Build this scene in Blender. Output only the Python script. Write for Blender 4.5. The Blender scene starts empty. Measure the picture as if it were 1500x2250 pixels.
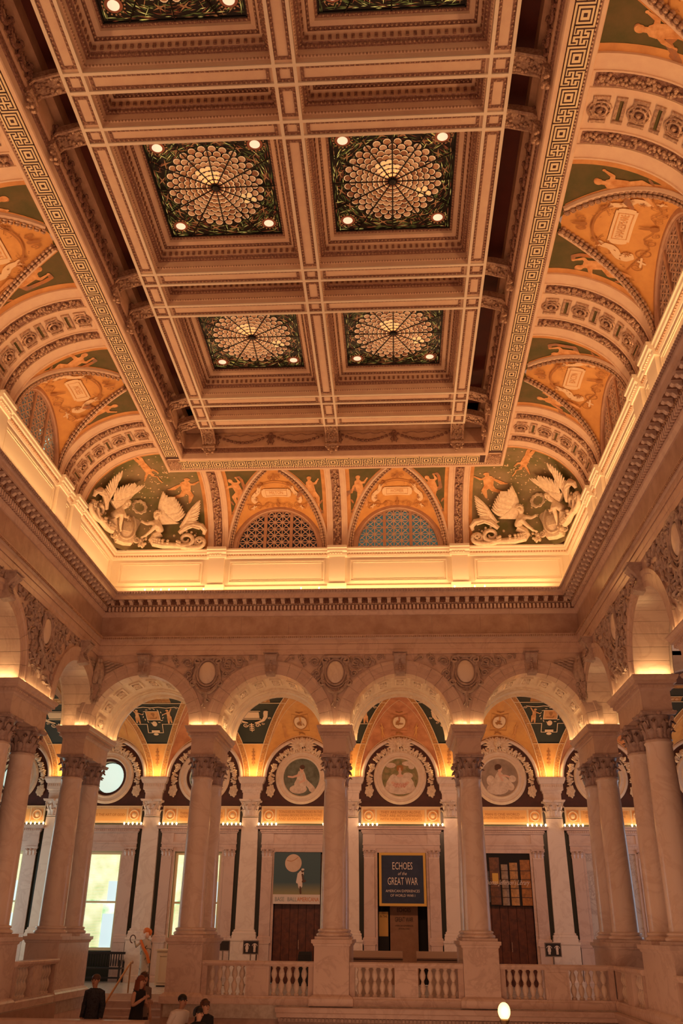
import bpy, math, random
from math import pi, sin, cos, sqrt, radians
from mathutils import Vector, Matrix
random.seed(7)
S = bpy.context.scene
C = S.collection
# ------------------------------------------------------------ camera
def cam_setup():
    pitch, yaw, roll = 0.4526, 0.0622, 0.0112
    f = 1894.35
    cp, sp, cy, sy = cos(pitch), sin(pitch), cos(yaw), sin(yaw)
    F = Vector((-sy*cp, cy*cp, sp)); Rr = Vector((cy, sy, 0)); U = Rr.cross(F)
    R2 = Rr*cos(roll) + U*sin(roll); U2 = U*cos(roll) - Rr*sin(roll)
    m = Matrix(((R2.x, U2.x, -F.x, 1.6845), (R2.y, U2.y, -F.y, 0), (R2.z, U2.z, -F.z, 0), (0, 0, 0, 1)))
    cd = bpy.data.cameras.new('camera'); co = bpy.data.objects.new('camera', cd); C.objects.link(co)
    cd.sensor_fit = 'HORIZONTAL'; cd.sensor_width = 36; cd.lens = 36*f/1500; cd.clip_end = 200
    co.matrix_world = m; S.camera = co
cam_setup()
# ------------------------------------------------------------ world, exposure, large lights
w = bpy.data.worlds.new('world'); S.world = w; w.use_nodes = True
w.node_tree.nodes['Background'].inputs[0].default_value = (1.0, 0.49, 0.29, 1)
w.node_tree.nodes['Background'].inputs[1].default_value = 0.36
S.view_settings.view_transform = 'Standard'; S.view_settings.look = 'None'
S.view_settings.exposure = 0.0; S.view_settings.gamma = 1; S.view_settings.use_curve_mapping = False
WARM = (1.0, 0.50, 0.27); GOLD = (1.0, 0.59, 0.22); DAY = (0.85, 1.0, 0.93)
def area(name, loc, rot, sx, sy, power, col=WARM, spread=None):
    l = bpy.data.lights.new(name, 'AREA'); l.shape = 'RECTANGLE'; l.size = sx; l.size_y = sy; l.energy = power; l.color = col
    if spread: l.spread = spread
    o = bpy.data.objects.new(name, l); C.objects.link(o); o.location = loc; o.rotation_euler = rot
    return o
UP = (pi, 0, 0)
# cornice lamps that wash the attic and the cove
area('cove_light', (0, 24.86, 9.42), (radians(180-12), 0, 0), 13.2, .12, 108, GOLD)
area('cove_light', (-6.98, 15, 9.42), (0, radians(180-12), 0), .12, 19, 138, GOLD)
area('cove_light', (6.98, 15, 9.42), (0, radians(180+12), 0), .12, 19, 138, GOLD)
# lamps of the lower hall shining up through the well
area('hall_light', (0, 12, -5.5), UP, 10, 18, 560, WARM)
# cornice lamps turned in toward the coffered ceiling
area('ceiling_wash', (0, 24.72, 9.38), (radians(180+48), 0, 0), 13, .10, 85, WARM)
area('ceiling_wash', (-6.88, 15, 9.38), (0, radians(180+48), 0), .10, 18, 110, WARM)
area('ceiling_wash', (6.88, 15, 9.38), (0, radians(180-48), 0), .10, 18, 110, WARM)
# daylight from the big side windows of the gallery, outside the picture
area('side_daylight', (-15.1, 31, 1.4), (0, radians(-90), 0), 4.5, 6, 165, DAY)
area('side_daylight', (15.1, 31, 1.4), (0, radians(90), 0), 4.5, 6, 110, (.75,.85,1.0))
for x_ in (-7.65, -3.83, 0, 3.83, 7.65, 11.5): area('gallery_fill', (x_, 27.62, 4.6), (radians(-72+180-28), 0, 0), .7, .4, 54, WARM)  # warm fill added behind the arcade piers to brighten the gallery, no fixtures there
# ------------------------------------------------------------ mesh helpers
class MB:
    def __init__(s): s.v = []; s.f = []
    def add(s, vs, fs):
        n = len(s.v); s.v += [tuple(v) for v in vs]; s.f += [tuple(i+n for i in f) for f in fs]; return s
    def box(s, x0, x1, y0, y1, z0, z1):
        return s.add([(x0,y0,z0),(x1,y0,z0),(x1,y1,z0),(x0,y1,z0),(x0,y0,z1),(x1,y0,z1),(x1,y1,z1),(x0,y1,z1)],
                     [(0,3,2,1),(4,5,6,7),(0,1,5,4),(1,2,6,5),(2,3,7,6),(3,0,4,7)])
    def loft(s, rings, close=True, cap0=False, cap1=False):
        n = len(rings[0]); vs = [p for r in rings for p in r]; fs = []
        for i in range(len(rings)-1):
            for j in range(n if close else n-1):
                k = (j+1) % n; fs.append((i*n+j, i*n+k, (i+1)*n+k, (i+1)*n+j))
        if cap0: fs.append(tuple(range(n-1, -1, -1)))
        if cap1: fs.append(tuple((len(rings)-1)*n+j for j in range(n)))
        return s.add(vs, fs)
    def rects(s, L, cx=0, cy=0, cap0=True, cap1=True):   # L of (hx, hy, z)
        return s.loft([[(cx-a,cy-b,z),(cx+a,cy-b,z),(cx+a,cy+b,z),(cx-a,cy+b,z)] for a, b, z in L], True, cap0, cap1)
    def lathe(s, prof, cx=0, cy=0, n=24, cap=True, a0=0, a1=2*pi, sx=1, sy=1):
        full = abs(a1-a0-2*pi) < 1e-6; m = n if full else n+1
        s.loft([[(cx+sx*r*cos(a0+(a1-a0)*j/n), cy+sy*r*sin(a0+(a1-a0)*j/n), z) for j in range(m)] for r, z in prof], full, cap and full, cap and full)
        return s
    def grid(s, fn, nu, nv):
        vs = [fn(i/nu, j/nv) for j in range(nv+1) for i in range(nu+1)]
        return s.add(vs, [(j*(nu+1)+i, j*(nu+1)+i+1, (j+1)*(nu+1)+i+1, (j+1)*(nu+1)+i) for j in range(nv) for i in range(nu)])
    def tube(s, pts, r, n=6, flat=1.0):
        pts = [Vector(p) for p in pts]; rings = []; up = Vector((0.13, 0.31, 0.94))
        for i, p in enumerate(pts):
            t = (pts[min(i+1, len(pts)-1)]-pts[max(i-1, 0)]); t = t.normalized() if t.length > 1e-9 else Vector((0,0,1))
            a = t.cross(up)
            if a.length < .05: a = t.cross(Vector((1,0,0)))
            a.normalize(); b = t.cross(a); rr = r[i] if isinstance(r, (list, tuple)) else r
            rings.append([p + a*rr*cos(2*pi*k/n) + b*rr*flat*sin(2*pi*k/n) for k in range(n)])
        return s.loft(rings, True, True, True)
    def ball(s, c, rx, ry=None, rz=None, n=6, m=4, rot=None):
        ry = ry or rx; rz = rz or rx; c = Vector(c); rings = []
        for i in range(1, m):
            a = pi*i/m-pi/2
            rings.append([Vector((rx*cos(a)*cos(2*pi*k/n), ry*cos(a)*sin(2*pi*k/n), rz*sin(a))) for k in range(n)])
        vs = [v for r in rings for v in r] + [Vector((0,0,-rz)), Vector((0,0,rz))]
        if rot: vs = [rot @ v for v in vs]
        q = len(vs); fs = []
        for i in range(m-2):
            for j in range(n): k = (j+1) % n; fs.append((i*n+j, i*n+k, (i+1)*n+k, (i+1)*n+j))
        for j in range(n):
            k = (j+1) % n; fs.append((q-2, k, j)); fs.append((q-1, (m-2)*n+j, (m-2)*n+k))
        return s.add([c+v for v in vs], fs)
    def prism(s, poly, y0, y1):        # poly in (x,z), extruded along y
        n = len(poly)
        return s.add([(x,y0,z) for x,z in poly]+[(x,y1,z) for x,z in poly],
                     [tuple(range(n)), tuple(range(2*n-1, n-1, -1))]+[(j, j+n, (j+1)%n+n, (j+1)%n) for j in range(n)])
    def prismx(s, poly, x0, x1):       # poly in (y,z), extruded along x
        n = len(poly)
        return s.add([(x0,y,z) for y,z in poly]+[(x1,y,z) for y,z in poly],
                     [tuple(range(n-1,-1,-1)), tuple(range(n, 2*n))]+[(j, (j+1)%n, (j+1)%n+n, j+n) for j in range(n)])
    def merge(s, o, M=None):
        return s.add([M @ Vector(v) for v in o.v] if M is not None else o.v, o.f)
    def mapv(s, fn): s.v = [tuple(fn(*v)) for v in s.v]; return s
    def mesh(s, name, m, smooth=False):
        me = bpy.data.meshes.new(name); me.from_pydata(s.v, [], s.f); me.validate()
        if smooth: me.shade_smooth()
        if m: me.materials.append(m)
        return me
def link(name, me, parent=None, loc=None, rz=0, rot=None):
    o = bpy.data.objects.new(name, me); C.objects.link(o)
    if parent: o.parent = parent
    if loc: o.location = loc
    if rot: o.rotation_euler = rot
    elif rz: o.rotation_euler = (0, 0, rz)
    return o
def obj(name, mb, m, parent=None, smooth=False, loc=None, rz=0):
    return link(name, mb.mesh(name, m, smooth), parent, loc, rz)
def fine(o, deg=40):      # smooth only shallow edges
    me = o.data if hasattr(o, 'data') else o
    try: me.set_sharp_from_angle(angle=radians(deg))
    except Exception: pass
    return o
def sobj(name, mb, m, parent=None, loc=None, rz=0, deg=40): return fine(obj(name, mb, m, parent, True, loc, rz), deg)
def stuff(o): o['kind'] = 'stuff'; return o
def struct(name, mb, m, parent=None, smooth=False, loc=None, rz=0):
    o = obj(name, mb, m, parent, smooth, loc, rz)
    if smooth: fine(o)
    if not parent: o['kind'] = 'structure'
    return o
def tag(o, label, cat, group=None):
    o['label'] = label; o['category'] = cat
    if group: o['group'] = group
    return o
def thing(name, label, cat, loc=(0,0,0), rz=0, group=None):
    return tag(link(name, None, None, loc, rz), label, cat, group)
def dup(root, loc, rz=0, label=None, group=None):
    r = root.copy(); C.objects.link(r); r.location = loc; r.rotation_euler = (0,0,rz)
    if label: r['label'] = label
    if group: r['group'] = group
    for ch in list(root.children):
        c = ch.copy(); C.objects.link(c); c.parent = r
        for g in list(ch.children):
            d = g.copy(); C.objects.link(d); d.parent = c
    return r
def frames(n): return [2*pi*i/n for i in range(n)]
# ------------------------------------------------------------ materials
def nd(nt, t, **k):
    n = nt.nodes.new(t)
    for a, b in k.items(): setattr(n, a, b)
    return n
def mat(name, col, rough=.6, metal=0, col2=None, scale=3, detail=4, bump=0, bscale=30, emit=None, es=1, vein=False, spec=None, trans=0, lo=.35, hi=.65, coat=0):
    m = bpy.data.materials.new(name); m.use_nodes = True; nt = m.node_tree; b = nt.nodes['Principled BSDF']; L = nt.links.new
    b.inputs['Base Color'].default_value = (*col, 1); b.inputs['Roughness'].default_value = rough; b.inputs['Metallic'].default_value = metal
    if spec is not None: b.inputs['Specular IOR Level'].default_value = spec
    if coat: b.inputs['Coat Weight'].default_value = coat; b.inputs['Coat Roughness'].default_value = .15
    if trans: b.inputs['Transmission Weight'].default_value = trans
    g = nd(nt, 'ShaderNodeNewGeometry')
    if col2:
        n = nd(nt, 'ShaderNodeTexNoise'); n.inputs['Scale'].default_value = scale; n.inputs['Detail'].default_value = detail; n.inputs['Roughness'].default_value = .6
        n.inputs['Distortion'].default_value = 1.5 if vein else .2
        L(g.outputs['Position'], n.inputs['Vector'])
        r = nd(nt, 'ShaderNodeValToRGB'); r.color_ramp.elements[0].position = lo; r.color_ramp.elements[1].position = hi
        r.color_ramp.elements[0].color = (*col2, 1); r.color_ramp.elements[1].color = (*col, 1)
        if vein:
            e = r.color_ramp.elements.new((lo+hi)/2); e.color = (*[c*.5+d*.5 for c, d in zip(col, col2)], 1)
            r.color_ramp.elements[0].color = (*col, 1); e.color = (*col2, 1); e.position = lo+.05
            e2 = r.color_ramp.elements.new(lo+.12); e2.color = (*[c*.85+d*.15 for c, d in zip(col, col2)], 1)
        L(n.outputs['Fac'], r.inputs['Fac']); L(r.outputs['Color'], b.inputs['Base Color'])
    if bump:
        n2 = nd(nt, 'ShaderNodeTexNoise'); n2.inputs['Scale'].default_value = bscale; n2.inputs['Detail'].default_value = 3
        L(g.outputs['Position'], n2.inputs['Vector'])
        bp = nd(nt, 'ShaderNodeBump'); bp.inputs['Strength'].default_value = bump; bp.inputs['Distance'].default_value = .02
        L(n2.outputs['Fac'], bp.inputs['Height']); L(bp.outputs['Normal'], b.inputs['Normal'])
    if emit:
        b.inputs['Emission Color'].default_value = (*emit, 1); b.inputs['Emission Strength'].default_value = es
    return m
M_marble = mat('pink_marble', (.70,.52,.44), .28, col2=(.61,.43,.36), scale=1.1, detail=10, vein=True, lo=.40, hi=.75)
M_marbleW = mat('white_marble', (.86,.72,.61), .25, col2=(.77,.62,.52), scale=1.0, detail=10, vein=True, lo=.40, hi=.8)
M_frieze = mat('veined_marble', (.58,.41,.34), .3, col2=(.42,.27,.21), scale=2.6, detail=9, lo=.35, hi=.7)
M_carve = mat('carved_marble', (.56,.42,.36), .45, col2=(.38,.27,.23), scale=9, bump=.3, bscale=40)
M_cap = mat('capital_marble', (.52,.38,.34), .4, col2=(.38,.26,.23), scale=9)
M_plaster = mat('cream_plaster', (.80,.585,.41), .55, col2=(.75,.52,.37), scale=4)
M_plasterD = mat('tan_plaster', (.66,.42,.28), .55, col2=(.56,.34,.22), scale=5)
M_attic = mat('ivory_plaster', (.86,.74,.58), .5)
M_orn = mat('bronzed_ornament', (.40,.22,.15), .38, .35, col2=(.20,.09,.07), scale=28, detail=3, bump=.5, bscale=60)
M_orn2 = mat('gilded_ornament', (.62,.42,.28), .35, .3, col2=(.36,.20,.14), scale=22, detail=3, bump=.3, bscale=60)
M_maroon = mat('maroon_panel', (.13,.022,.012), .6, col2=(.10,.018,.012), scale=3)
M_keyD = mat('key_ground', (.055,.012,.010), .6)
M_keyL = mat('key_cream', (.90,.74,.45), .45)
M_orange = mat('ochre_fresco', (.76,.38,.11), .7, col2=(.66,.31,.09), scale=3)
M_shaft = mat('polished_shaft_marble', (.88,.72,.63), .18, col2=(.79,.62,.53), scale=1.1, detail=10, vein=True, lo=.40, hi=.75)
M_ped = mat('pedestal_marble', (.83,.65,.56), .28, col2=(.69,.51,.43), scale=1.4, detail=10, vein=True, lo=.40, hi=.75)
M_orange2 = mat('pale_ochre_fresco', (.74,.36,.12), .7, col2=(.60,.27,.09), scale=3)
M_green = mat('green_fresco', (.085,.08,.018), .7, col2=(.15,.10,.03), scale=2.2)
M_olive = mat('olive_fresco', (.30,.21,.11), .7, col2=(.15,.14,.04), scale=1.1, lo=.35, hi=.6)
M_flesh = mat('painted_flesh', (.84,.46,.20), .7, col2=(.62,.26,.08), scale=6)
M_brownp = mat('painted_brown', (.42,.17,.045), .7)
M_drape = mat('painted_drapery', (.30,.16,.10), .7, col2=(.55,.20,.05), scale=5)
M_creamp = mat('painted_cream', (.86,.62,.38), .7)
M_stucco = mat('stucco_white', (.86,.70,.50), .55, col2=(.70,.52,.36), scale=12, bump=.15, bscale=25)
M_black = mat('black_fresco', (.016,.02,.013), .6)
M_pompeii = mat('dark_red_wall', (.085,.022,.016), .6, col2=(.06,.018,.014), scale=4)
M_strip = mat('dark_green_marble', (.03,.032,.02), .25)
# ------------------------------------------------------------ dimensions (metres; z=0 is the eye)
BAY = 3.83; ZF = -1.7; ZCAP = 5.33; ZA = 5.366; RI = 1.483; RO = 1.87
WX = 7.25; WY = 25.0; GY = 34.66
PXS = [-7.65, -3.83, 0, 3.83, 7.65]; PYC = 26.2
SPY = [20.93, 15.6, 10.3]
ZAT = 10.95
def ring_u(prof, X0, Y0, Yf=5.0):
    mb = MB(); R = [[(-(X0-d),Yf,z),(-(X0-d),Y0-d,z),(X0-d,Y0-d,z),(X0-d,Yf,z)] for d, z in prof]
    mb.loft([[r[i] for r in R] for i in range(4)][::-1], close=False)
    return mb
# ---- floors
fl = MB()
fl.box(-17, -7.1, 5, 24.95, ZF-.3, ZF).box(7.1, 17, 5, 24.95, ZF-.3, ZF).box(-17, -7.15, 24.95, 35, ZF-.3, ZF).box(-4.28, 17, 24.95, 35, ZF-.3, ZF).box(-7.15, -4.28, 28.4, 35, ZF-.3, ZF)
M_floor = mat('mosaic_floor', (.66,.60,.54), .22, col2=(.5,.42,.36), scale=8, detail=6)
struct('floor', fl, M_floor)
struct('floor_lower', MB().box(-8, 8, -6, 30, -8.2, -8), M_floor)
# ---- arched walls in local coordinates: x along the wall, y into it, z up
def arch_face(mb, x0, x1, xc, R, zb, zt, y):
    n = 28; pts = []
    for i in range(n+1):
        a = pi - pi*i/n; pts.append((xc+R*cos(a), ZA+R*sin(a)))
    pts = [(xc-R, zb)] + pts + [(xc+R, zb)]
    if x0 < xc-R-1e-4: mb.add([(x0,y,zb),(xc-R,y,zb),(xc-R,y,zt),(x0,y,zt)], [(0,1,2,3)])
    for a, b in zip(pts[:-1], pts[1:]):
        if b[0]-a[0] > 1e-5: mb.add([(a[0],y,a[1]),(b[0],y,b[1]),(b[0],y,zt),(a[0],y,zt)], [(0,1,2,3)])
    if x1 > xc+R+1e-4: mb.add([(xc+R,y,zb),(x1,y,zb),(x1,y,zt),(xc+R,y,zt)], [(0,1,2,3)])
def arc_sweep(mb, prof, xc, a0, a1, n, zc=ZA):    # prof: (r, y)
    mb.loft([[(xc+r*cos(a0+(a1-a0)*i/n), y, zc+r*sin(a0+(a1-a0)*i/n)) for r, y in prof] for i in range(n+1)], True, True, True)
ARCHPROF = lambda d: [(RI,0.02),(RI,-.05),(RI+.13,-.05),(RI+.13,-.07),(RI+.27,-.07),(RI+.29,-.10),(RO,-.10),(RO,0.03),(RI+.1,d)]
def voussoirs(parent, xc, depth, nv=15):
    prof = [(RI,depth),(RI,-.02),(RI+.13,-.02),(RI+.13,-.035),(RI+.27,-.035),(RI+.29,-.06),(RO,-.06),(RO,depth)]
    for k in range(nv):
        g = .004; a0 = pi*k/nv+g/2; a1 = pi*(k+1)/nv-g/2
        mb = MB(); arc_sweep(mb, prof, xc, a0, a1, 3); o = obj('voussoir', mb, M_marble, parent)
wb = MB(); wbk = MB()
for k in range(4):
    xc = -5.745+BAY*k
    arch_face(wb, xc-BAY/2, xc+BAY/2, xc, RI+.05, ZCAP, 7.5, 0)
    arch_face(wb, xc-BAY/2, xc+BAY/2, xc, RI+.05, ZCAP, 9.3, 2.45)
wall_back = struct('wall_back', wb, M_marble, loc=(0, WY, 0))
for k in range(4): voussoirs(wall_back, -5.745+BAY*k, .42)
# deep coffered soffit of the back arcade
for k in range(4):
    xc = -5.745+BAY*k; mb = MB()
    arc_sweep(mb, [(RI+.04,.42),(RI+.04,.50),(RI+.09,.50),(RI+.09,1.95),(RI+.04,1.95),(RI+.04,2.05),(RI,2.05),(RI,2.45),(RI+.2,2.45),(RI+.2,.42)], xc, 0, pi, 36)
    struct('arch_soffit', mb, M_marbleW, wall_back)
    for i in range(9):
        a0 = pi*(i+.5)/9.0-.11; a1 = a0+.22; fr = MB()
        for (ya, yb, aa, ab) in ((.8,.86,a0,a1),(1.44,1.5,a0,a1),(.86,1.44,a0,a0+.04),(.86,1.44,a1-.04,a1)):
            arc_sweep(fr, [(RI+.04,ya),(RI+.04,yb),(RI+.09,yb),(RI+.09,ya)], xc, aa, ab, 2)
        o = obj('soffit_coffer', fr, M_marbleW, wall_back)
        am = (a0+a1)/2; ro = MB()
        for j in range(8):
            q = 2*pi*j/8; ro.ball((xc+(RI+.06)*cos(am+.05*sin(q)), 1.15+.12*cos(q), ZA+(RI+.06)*sin(am+.05*sin(q))), .055, .055, .055, 5, 4)
        ro.ball((xc+(RI+.03)*cos(am), 1.15, ZA+(RI+.03)*sin(am)), .06)
        obj('rosette', ro, M_marbleW, wall_back)
SA = [23.61, 18.27, 12.95, 7.6]     # centres of the side arches (Y)
def side_wall(sgn, name):
    mb = MB(); rz = pi/2 if sgn < 0 else -pi/2
    # local x = Y for the left wall, -Y for the right wall
    q = 1 if sgn < 0 else -1
    for c in SA:
        hi = 25.0 if c > 23 else c+2.665; lo = c-2.665
        if c > 23: lo = 20.94
        a, b = sorted((q*lo, q*hi))
        arch_face(mb, a, b, q*c, RI+.05, ZCAP, 7.5, 0); arch_face(mb, a, b, q*c, RI+.05, ZCAP, 8.6, .8)
    o = struct(name, mb, M_marble, loc=(sgn*WX, 0, 0), rz=rz)
    for c in SA[:3]: voussoirs(o, q*c, .8)
    return o
wall_left = side_wall(-1, 'wall_left'); wall_right = side_wall(1, 'wall_right')
# ---- entablature (one moulded course after another, wrapping three walls)
struct('trim_1', ring_u([(0,7.44),(.04,7.44),(.04,7.58),(.055,7.59),(.055,7.75),(.075,7.76),(.075,7.90),(.10,7.93),(.14,7.99),(.14,8.01),(0,8.02)], WX, WY), M_marble)
frz = struct('trim_2', ring_u([(-.02,8.0),(-.02,8.70)], WX, WY), M_carve)
for a_, b_, n_, pl_ in ((-WX, WX, 10, 0), (6.0, WY, 13, -1), (6.0, WY, 13, 1)):
    for i in range(n_):
        p_, q_ = a_+(b_-a_)*i/n_+.002, a_+(b_-a_)*(i+1)/n_-.002
        sb = MB().box(p_, q_, WY, WY+.02, 8.01, 8.68) if pl_ == 0 else MB().box(*sorted((pl_*WX, pl_*(WX+.02))), p_, q_, 8.01, 8.68)
        obj('frieze_slab', sb, M_frieze, frz)
struct('trim_3', ring_u([(0,8.66),(.03,8.67),(.08,8.76),(.10,8.78),(.10,8.80),(.11,8.80),(.11,8.97),(.17,8.97),(.20,9.0),(.20,9.12),(.42,9.12),(.42,9.09),(.47,9.09),(.47,9.21),(.50,9.23),(.54,9.31),(.54,9.34),(-.3,9.35)], WX, WY), M_marble)
struct('dentil_shade', ring_u([(.112,8.805),(.114,8.805),(.114,8.965),(.112,8.965)], WX, WY), M_orn)  # bronzed strip behind the dentils; its dark colour stands in for shade
struct('modillion_shade', ring_u([(.202,8.99),(.206,8.99),(.206,9.116),(.418,9.116),(.418,9.118)], WX, WY), M_orn)  # dark bronzed facing paints in the shade between modillions and on the soffit
def run_u(step, d, fn, X0=WX, Y0=WY, Yf=6.0):
    """call fn(x, y, rz) along the left, back and right walls"""
    L = 2*(X0-d); n = int(L/step)
    for i in range(n): fn(-L/2+L*(i+.5)/n, Y0-d, 0)
    n = int((Y0-d-Yf)/step)
    for i in range(n):
        y = Yf+(Y0-d-Yf)*(i+.5)/n
        fn(-(X0-d), y, pi/2); fn(X0-d, y, -pi/2)
def boxes_u(step, d, w, dep, z0, z1, **k):
    mb = MB()
    def f(x, y, rz):
        if rz == 0: mb.box(x-w/2, x+w/2, y, y+dep, z0, z1)
        elif rz > 0: mb.box(x-dep, x, y-w/2, y+w/2, z0, z1)
        else: mb.box(x, x+dep, y-w/2, y+w/2, z0, z1)
    run_u(step, d, f, **k); return mb
den = struct('trim_4', boxes_u(.115, .185, .062, .08, 8.81, 8.94), M_ped)
dent = bpy.data.objects['trim_4']; dent['kind'] = 'structure'
bd = MB()
run_u(.075, .19, lambda x, y, rz: bd.ball((x, y, 8.975), .027, .027, .027, 5, 4)); struct('trim_5', bd, M_orn2)
bd = MB()
run_u(.085, .555, lambda x, y, rz: bd.ball((x, y, 9.27), .033, .033, .045, 5, 4)); struct('trim_6', bd, M_cap)
bd = MB()
run_u(.06, .145, lambda x, y, rz: bd.ball((x, y, 7.95), .024, .024, .035, 5, 4)); struct('trim_7', bd, M_orn2)
bd = MB()
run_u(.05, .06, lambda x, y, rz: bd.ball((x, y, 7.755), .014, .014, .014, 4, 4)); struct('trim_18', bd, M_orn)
# modillions: scrolled brackets, each one a part of the cornice
mo = MB(); mo.prismx([(0,9.11),(-.20,9.11),(-.205,9.06),(-.16,9.03),(-.10,9.05),(-.04,8.99),(0,8.99)], -.055, .055)
mo.prismx([(.0,9.125),(-.215,9.125),(-.215,9.108),(0,9.108)], -.07, .07)
mome = mo.mesh('modillion', M_ped); cnt = [0]
corn = bpy.data.objects['trim_3']
def pm(x, y, rz):
    link('modillion', mome, corn, (x, y, 0), rz)
run_u(.292, .20, pm)
# ---- attic
struct('wall_attic', ring_u([(0,9.3),(0,10.98)], 7.25, 25.2), M_attic)
struct('trim_8', ring_u([(0,9.56),(.06,9.56),(.06,9.70),(.03,9.74),(0,9.75)], 7.25, 25.2), M_attic)
struct('trim_9', ring_u([(0,10.66),(.03,10.68),(.05,10.74),(.05,10.79),(.11,10.83),(.12,10.90),(.15,10.92),(.15,10.97),(-.05,10.99)], 7.25, 25.2), M_attic)
bd = boxes_u(.085, .085, .045, .04, 10.745, 10.785, X0=7.25, Y0=25.2); struct('trim_10', bd, M_plasterD)
def attic_pil(x, y, rz, w):
    mb = MB()
    mb.box(-w/2, w/2, -.10, 0, 9.75, 10.70).box(-w/2-.05, w/2+.05, -.15, 0, 9.55, 9.75)
    mb.prismx([(0,10.66),(-.13,10.68),(-.15,10.74),(-.15,10.79),(-.21,10.83),(-.22,10.90),(-.25,10.92),(-.25,11.0),(0,11.0)], -w/2-.06, w/2+.06)
    for i in range(int(w/.085)): mb.box(-w/2+.02+i*.085, -w/2+.065+i*.085, -.185, -.15, 10.745, 10.785)
    obj('attic_pilaster', mb, M_attic, bpy.data.objects['wall_attic'], loc=(x, y, 0), rz=rz)
for x in (-3.85, 0, 3.85): attic_pil(x, 25.2, 0, .5)
RG = [20.93, 15.73, 10.53]
for c in RG:
    for s_ in (-.58, .58):
        attic_pil(-7.25, c+s_, pi/2, .62); attic_pil(7.25, c+s_, -pi/2, .62)
def attic_panel(x, y, rz, w):
    mb = MB()
    for (a, b, c, d) in ((-w/2,w/2,9.84,9.88),(-w/2,w/2,10.54,10.58),(-w/2,-w/2+.04,9.88,10.54),(w/2-.04,w/2,9.88,10.54)): mb.box(a, b, -.035, 0, c, d)
    for (a, b, c, d) in ((-w/2+.09,w/2-.09,9.92,9.935),(-w/2+.09,w/2-.09,10.49,10.505),(-w/2+.09,-w/2+.105,9.935,10.49),(w/2-.105,w/2-.09,9.935,10.49)): mb.box(a, b, -.018, 0, c, d)
    obj('panel_moulding', mb, M_attic, bpy.data.objects['wall_attic'], loc=(x, y, 0), rz=rz)
for x, w_ in ((-1.925,3.05),(1.925,3.05),(-5.65,2.7),(5.65,2.7)): attic_panel(x, 25.2, 0, w_)
for y, w_ in ((18.33,3.2),(13.13,3.2),(23.45,2.9),(8.0,3.0)):
    attic_panel(-7.25, y, pi/2, w_); attic_panel(7.25, y, -pi/2, w_)
for c in RG: attic_panel(-7.25, c, pi/2, .34); attic_panel(7.25, c, -pi/2, .34)
# ------------------------------------------------------------ painting kit: flat motifs in 2D, mapped on a surface
class Paint:
    def __init__(s): s.p = []      # list of (verts2d, faces)
    def fan(s, pts): s.p.append((pts, [tuple(range(len(pts)))])); return s
    def ell(s, cx, cy, rx, ry=None, rot=0, n=14):
        ry = ry or rx; c, q = cos(rot), sin(rot)
        return s.fan([(cx+rx*cos(a)*c-ry*sin(a)*q, cy+rx*cos(a)*q+ry*sin(a)*c) for a in frames(n)])
    def cap(s, p, q, r0, r1=None):
        r1 = r1 if r1 is not None else r0; a = math.atan2(q[1]-p[1], q[0]-p[0]); pts = []
        for i in range(5): t = a+pi/2+pi*i/4; pts.append((p[0]+r0*cos(t), p[1]+r0*sin(t)))
        for i in range(5): t = a-pi/2+pi*i/4; pts.append((q[0]+r1*cos(t), q[1]+r1*sin(t)))
        return s.fan(pts)
    def line(s, pts, r, r1=None):
        n = len(pts)-1; r1 = r if r1 is None else r1
        for i in range(n): s.cap(pts[i], pts[i+1], r+(r1-r)*i/n, r+(r1-r)*(i+1)/n)
        return s
    def spiral(s, cx, cy, R, turns=1.6, a0=0, dirn=1, r=.012, n=22):
        return s.line([(cx+R*(1-.85*i/n)*cos(a0+dirn*2*pi*turns*i/n), cy+R*(1-.85*i/n)*sin(a0+dirn*2*pi*turns*i/n)) for i in range(n+1)], r, r*.5)
    def rect(s, x0, x1, y0, y1, nx=4):
        for i in range(nx):
            a, b = x0+(x1-x0)*i/nx, x0+(x1-x0)*(i+1)/nx; s.fan([(a,y0),(b,y0),(b,y1),(a,y1)])
        return s
    def frame(s, x0, x1, y0, y1, t):
        s.rect(x0, x1, y0, y0+t).rect(x0, x1, y1-t, y1).rect(x0, x0+t, y0, y1, 1).rect(x1-t, x1, y0, y1, 1); return s
    def leafy(s, p, a, L, wd):
        q = (p[0]+L*cos(a), p[1]+L*sin(a)); m = ((p[0]+q[0])/2, (p[1]+q[1])/2)
        return s.ell(m[0], m[1], L/2, wd, a, 8)
    def star(s, cx, cy, r):
        return s.fan([(cx+(r if i%2==0 else r*.45)*cos(pi*i/5+pi/2), cy+(r if i%2==0 else r*.45)*sin(pi*i/5+pi/2)) for i in range(10)])
    def text(s, body, cx, cy, size, width=None):
        for vs, fs in text_polys(body, size, width): s.p.append(([(cx+a, cy+b) for a, b in vs], fs))
        return s
    def xf(s, fn): s.p = [([fn(*q) for q in v], f) for v, f in s.p]; return s
    def emit(s, fn, mb=None, d=(0,-1,0)):
        mb = mb or MB()
        for i, (v, f) in enumerate(s.p):
            k = .0001*i; mb.add([(p[0]+d[0]*k, p[1]+d[1]*k, p[2]+d[2]*k) for p in (fn(*q) for q in v)], f)
        return mb
_tc = {}
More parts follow.
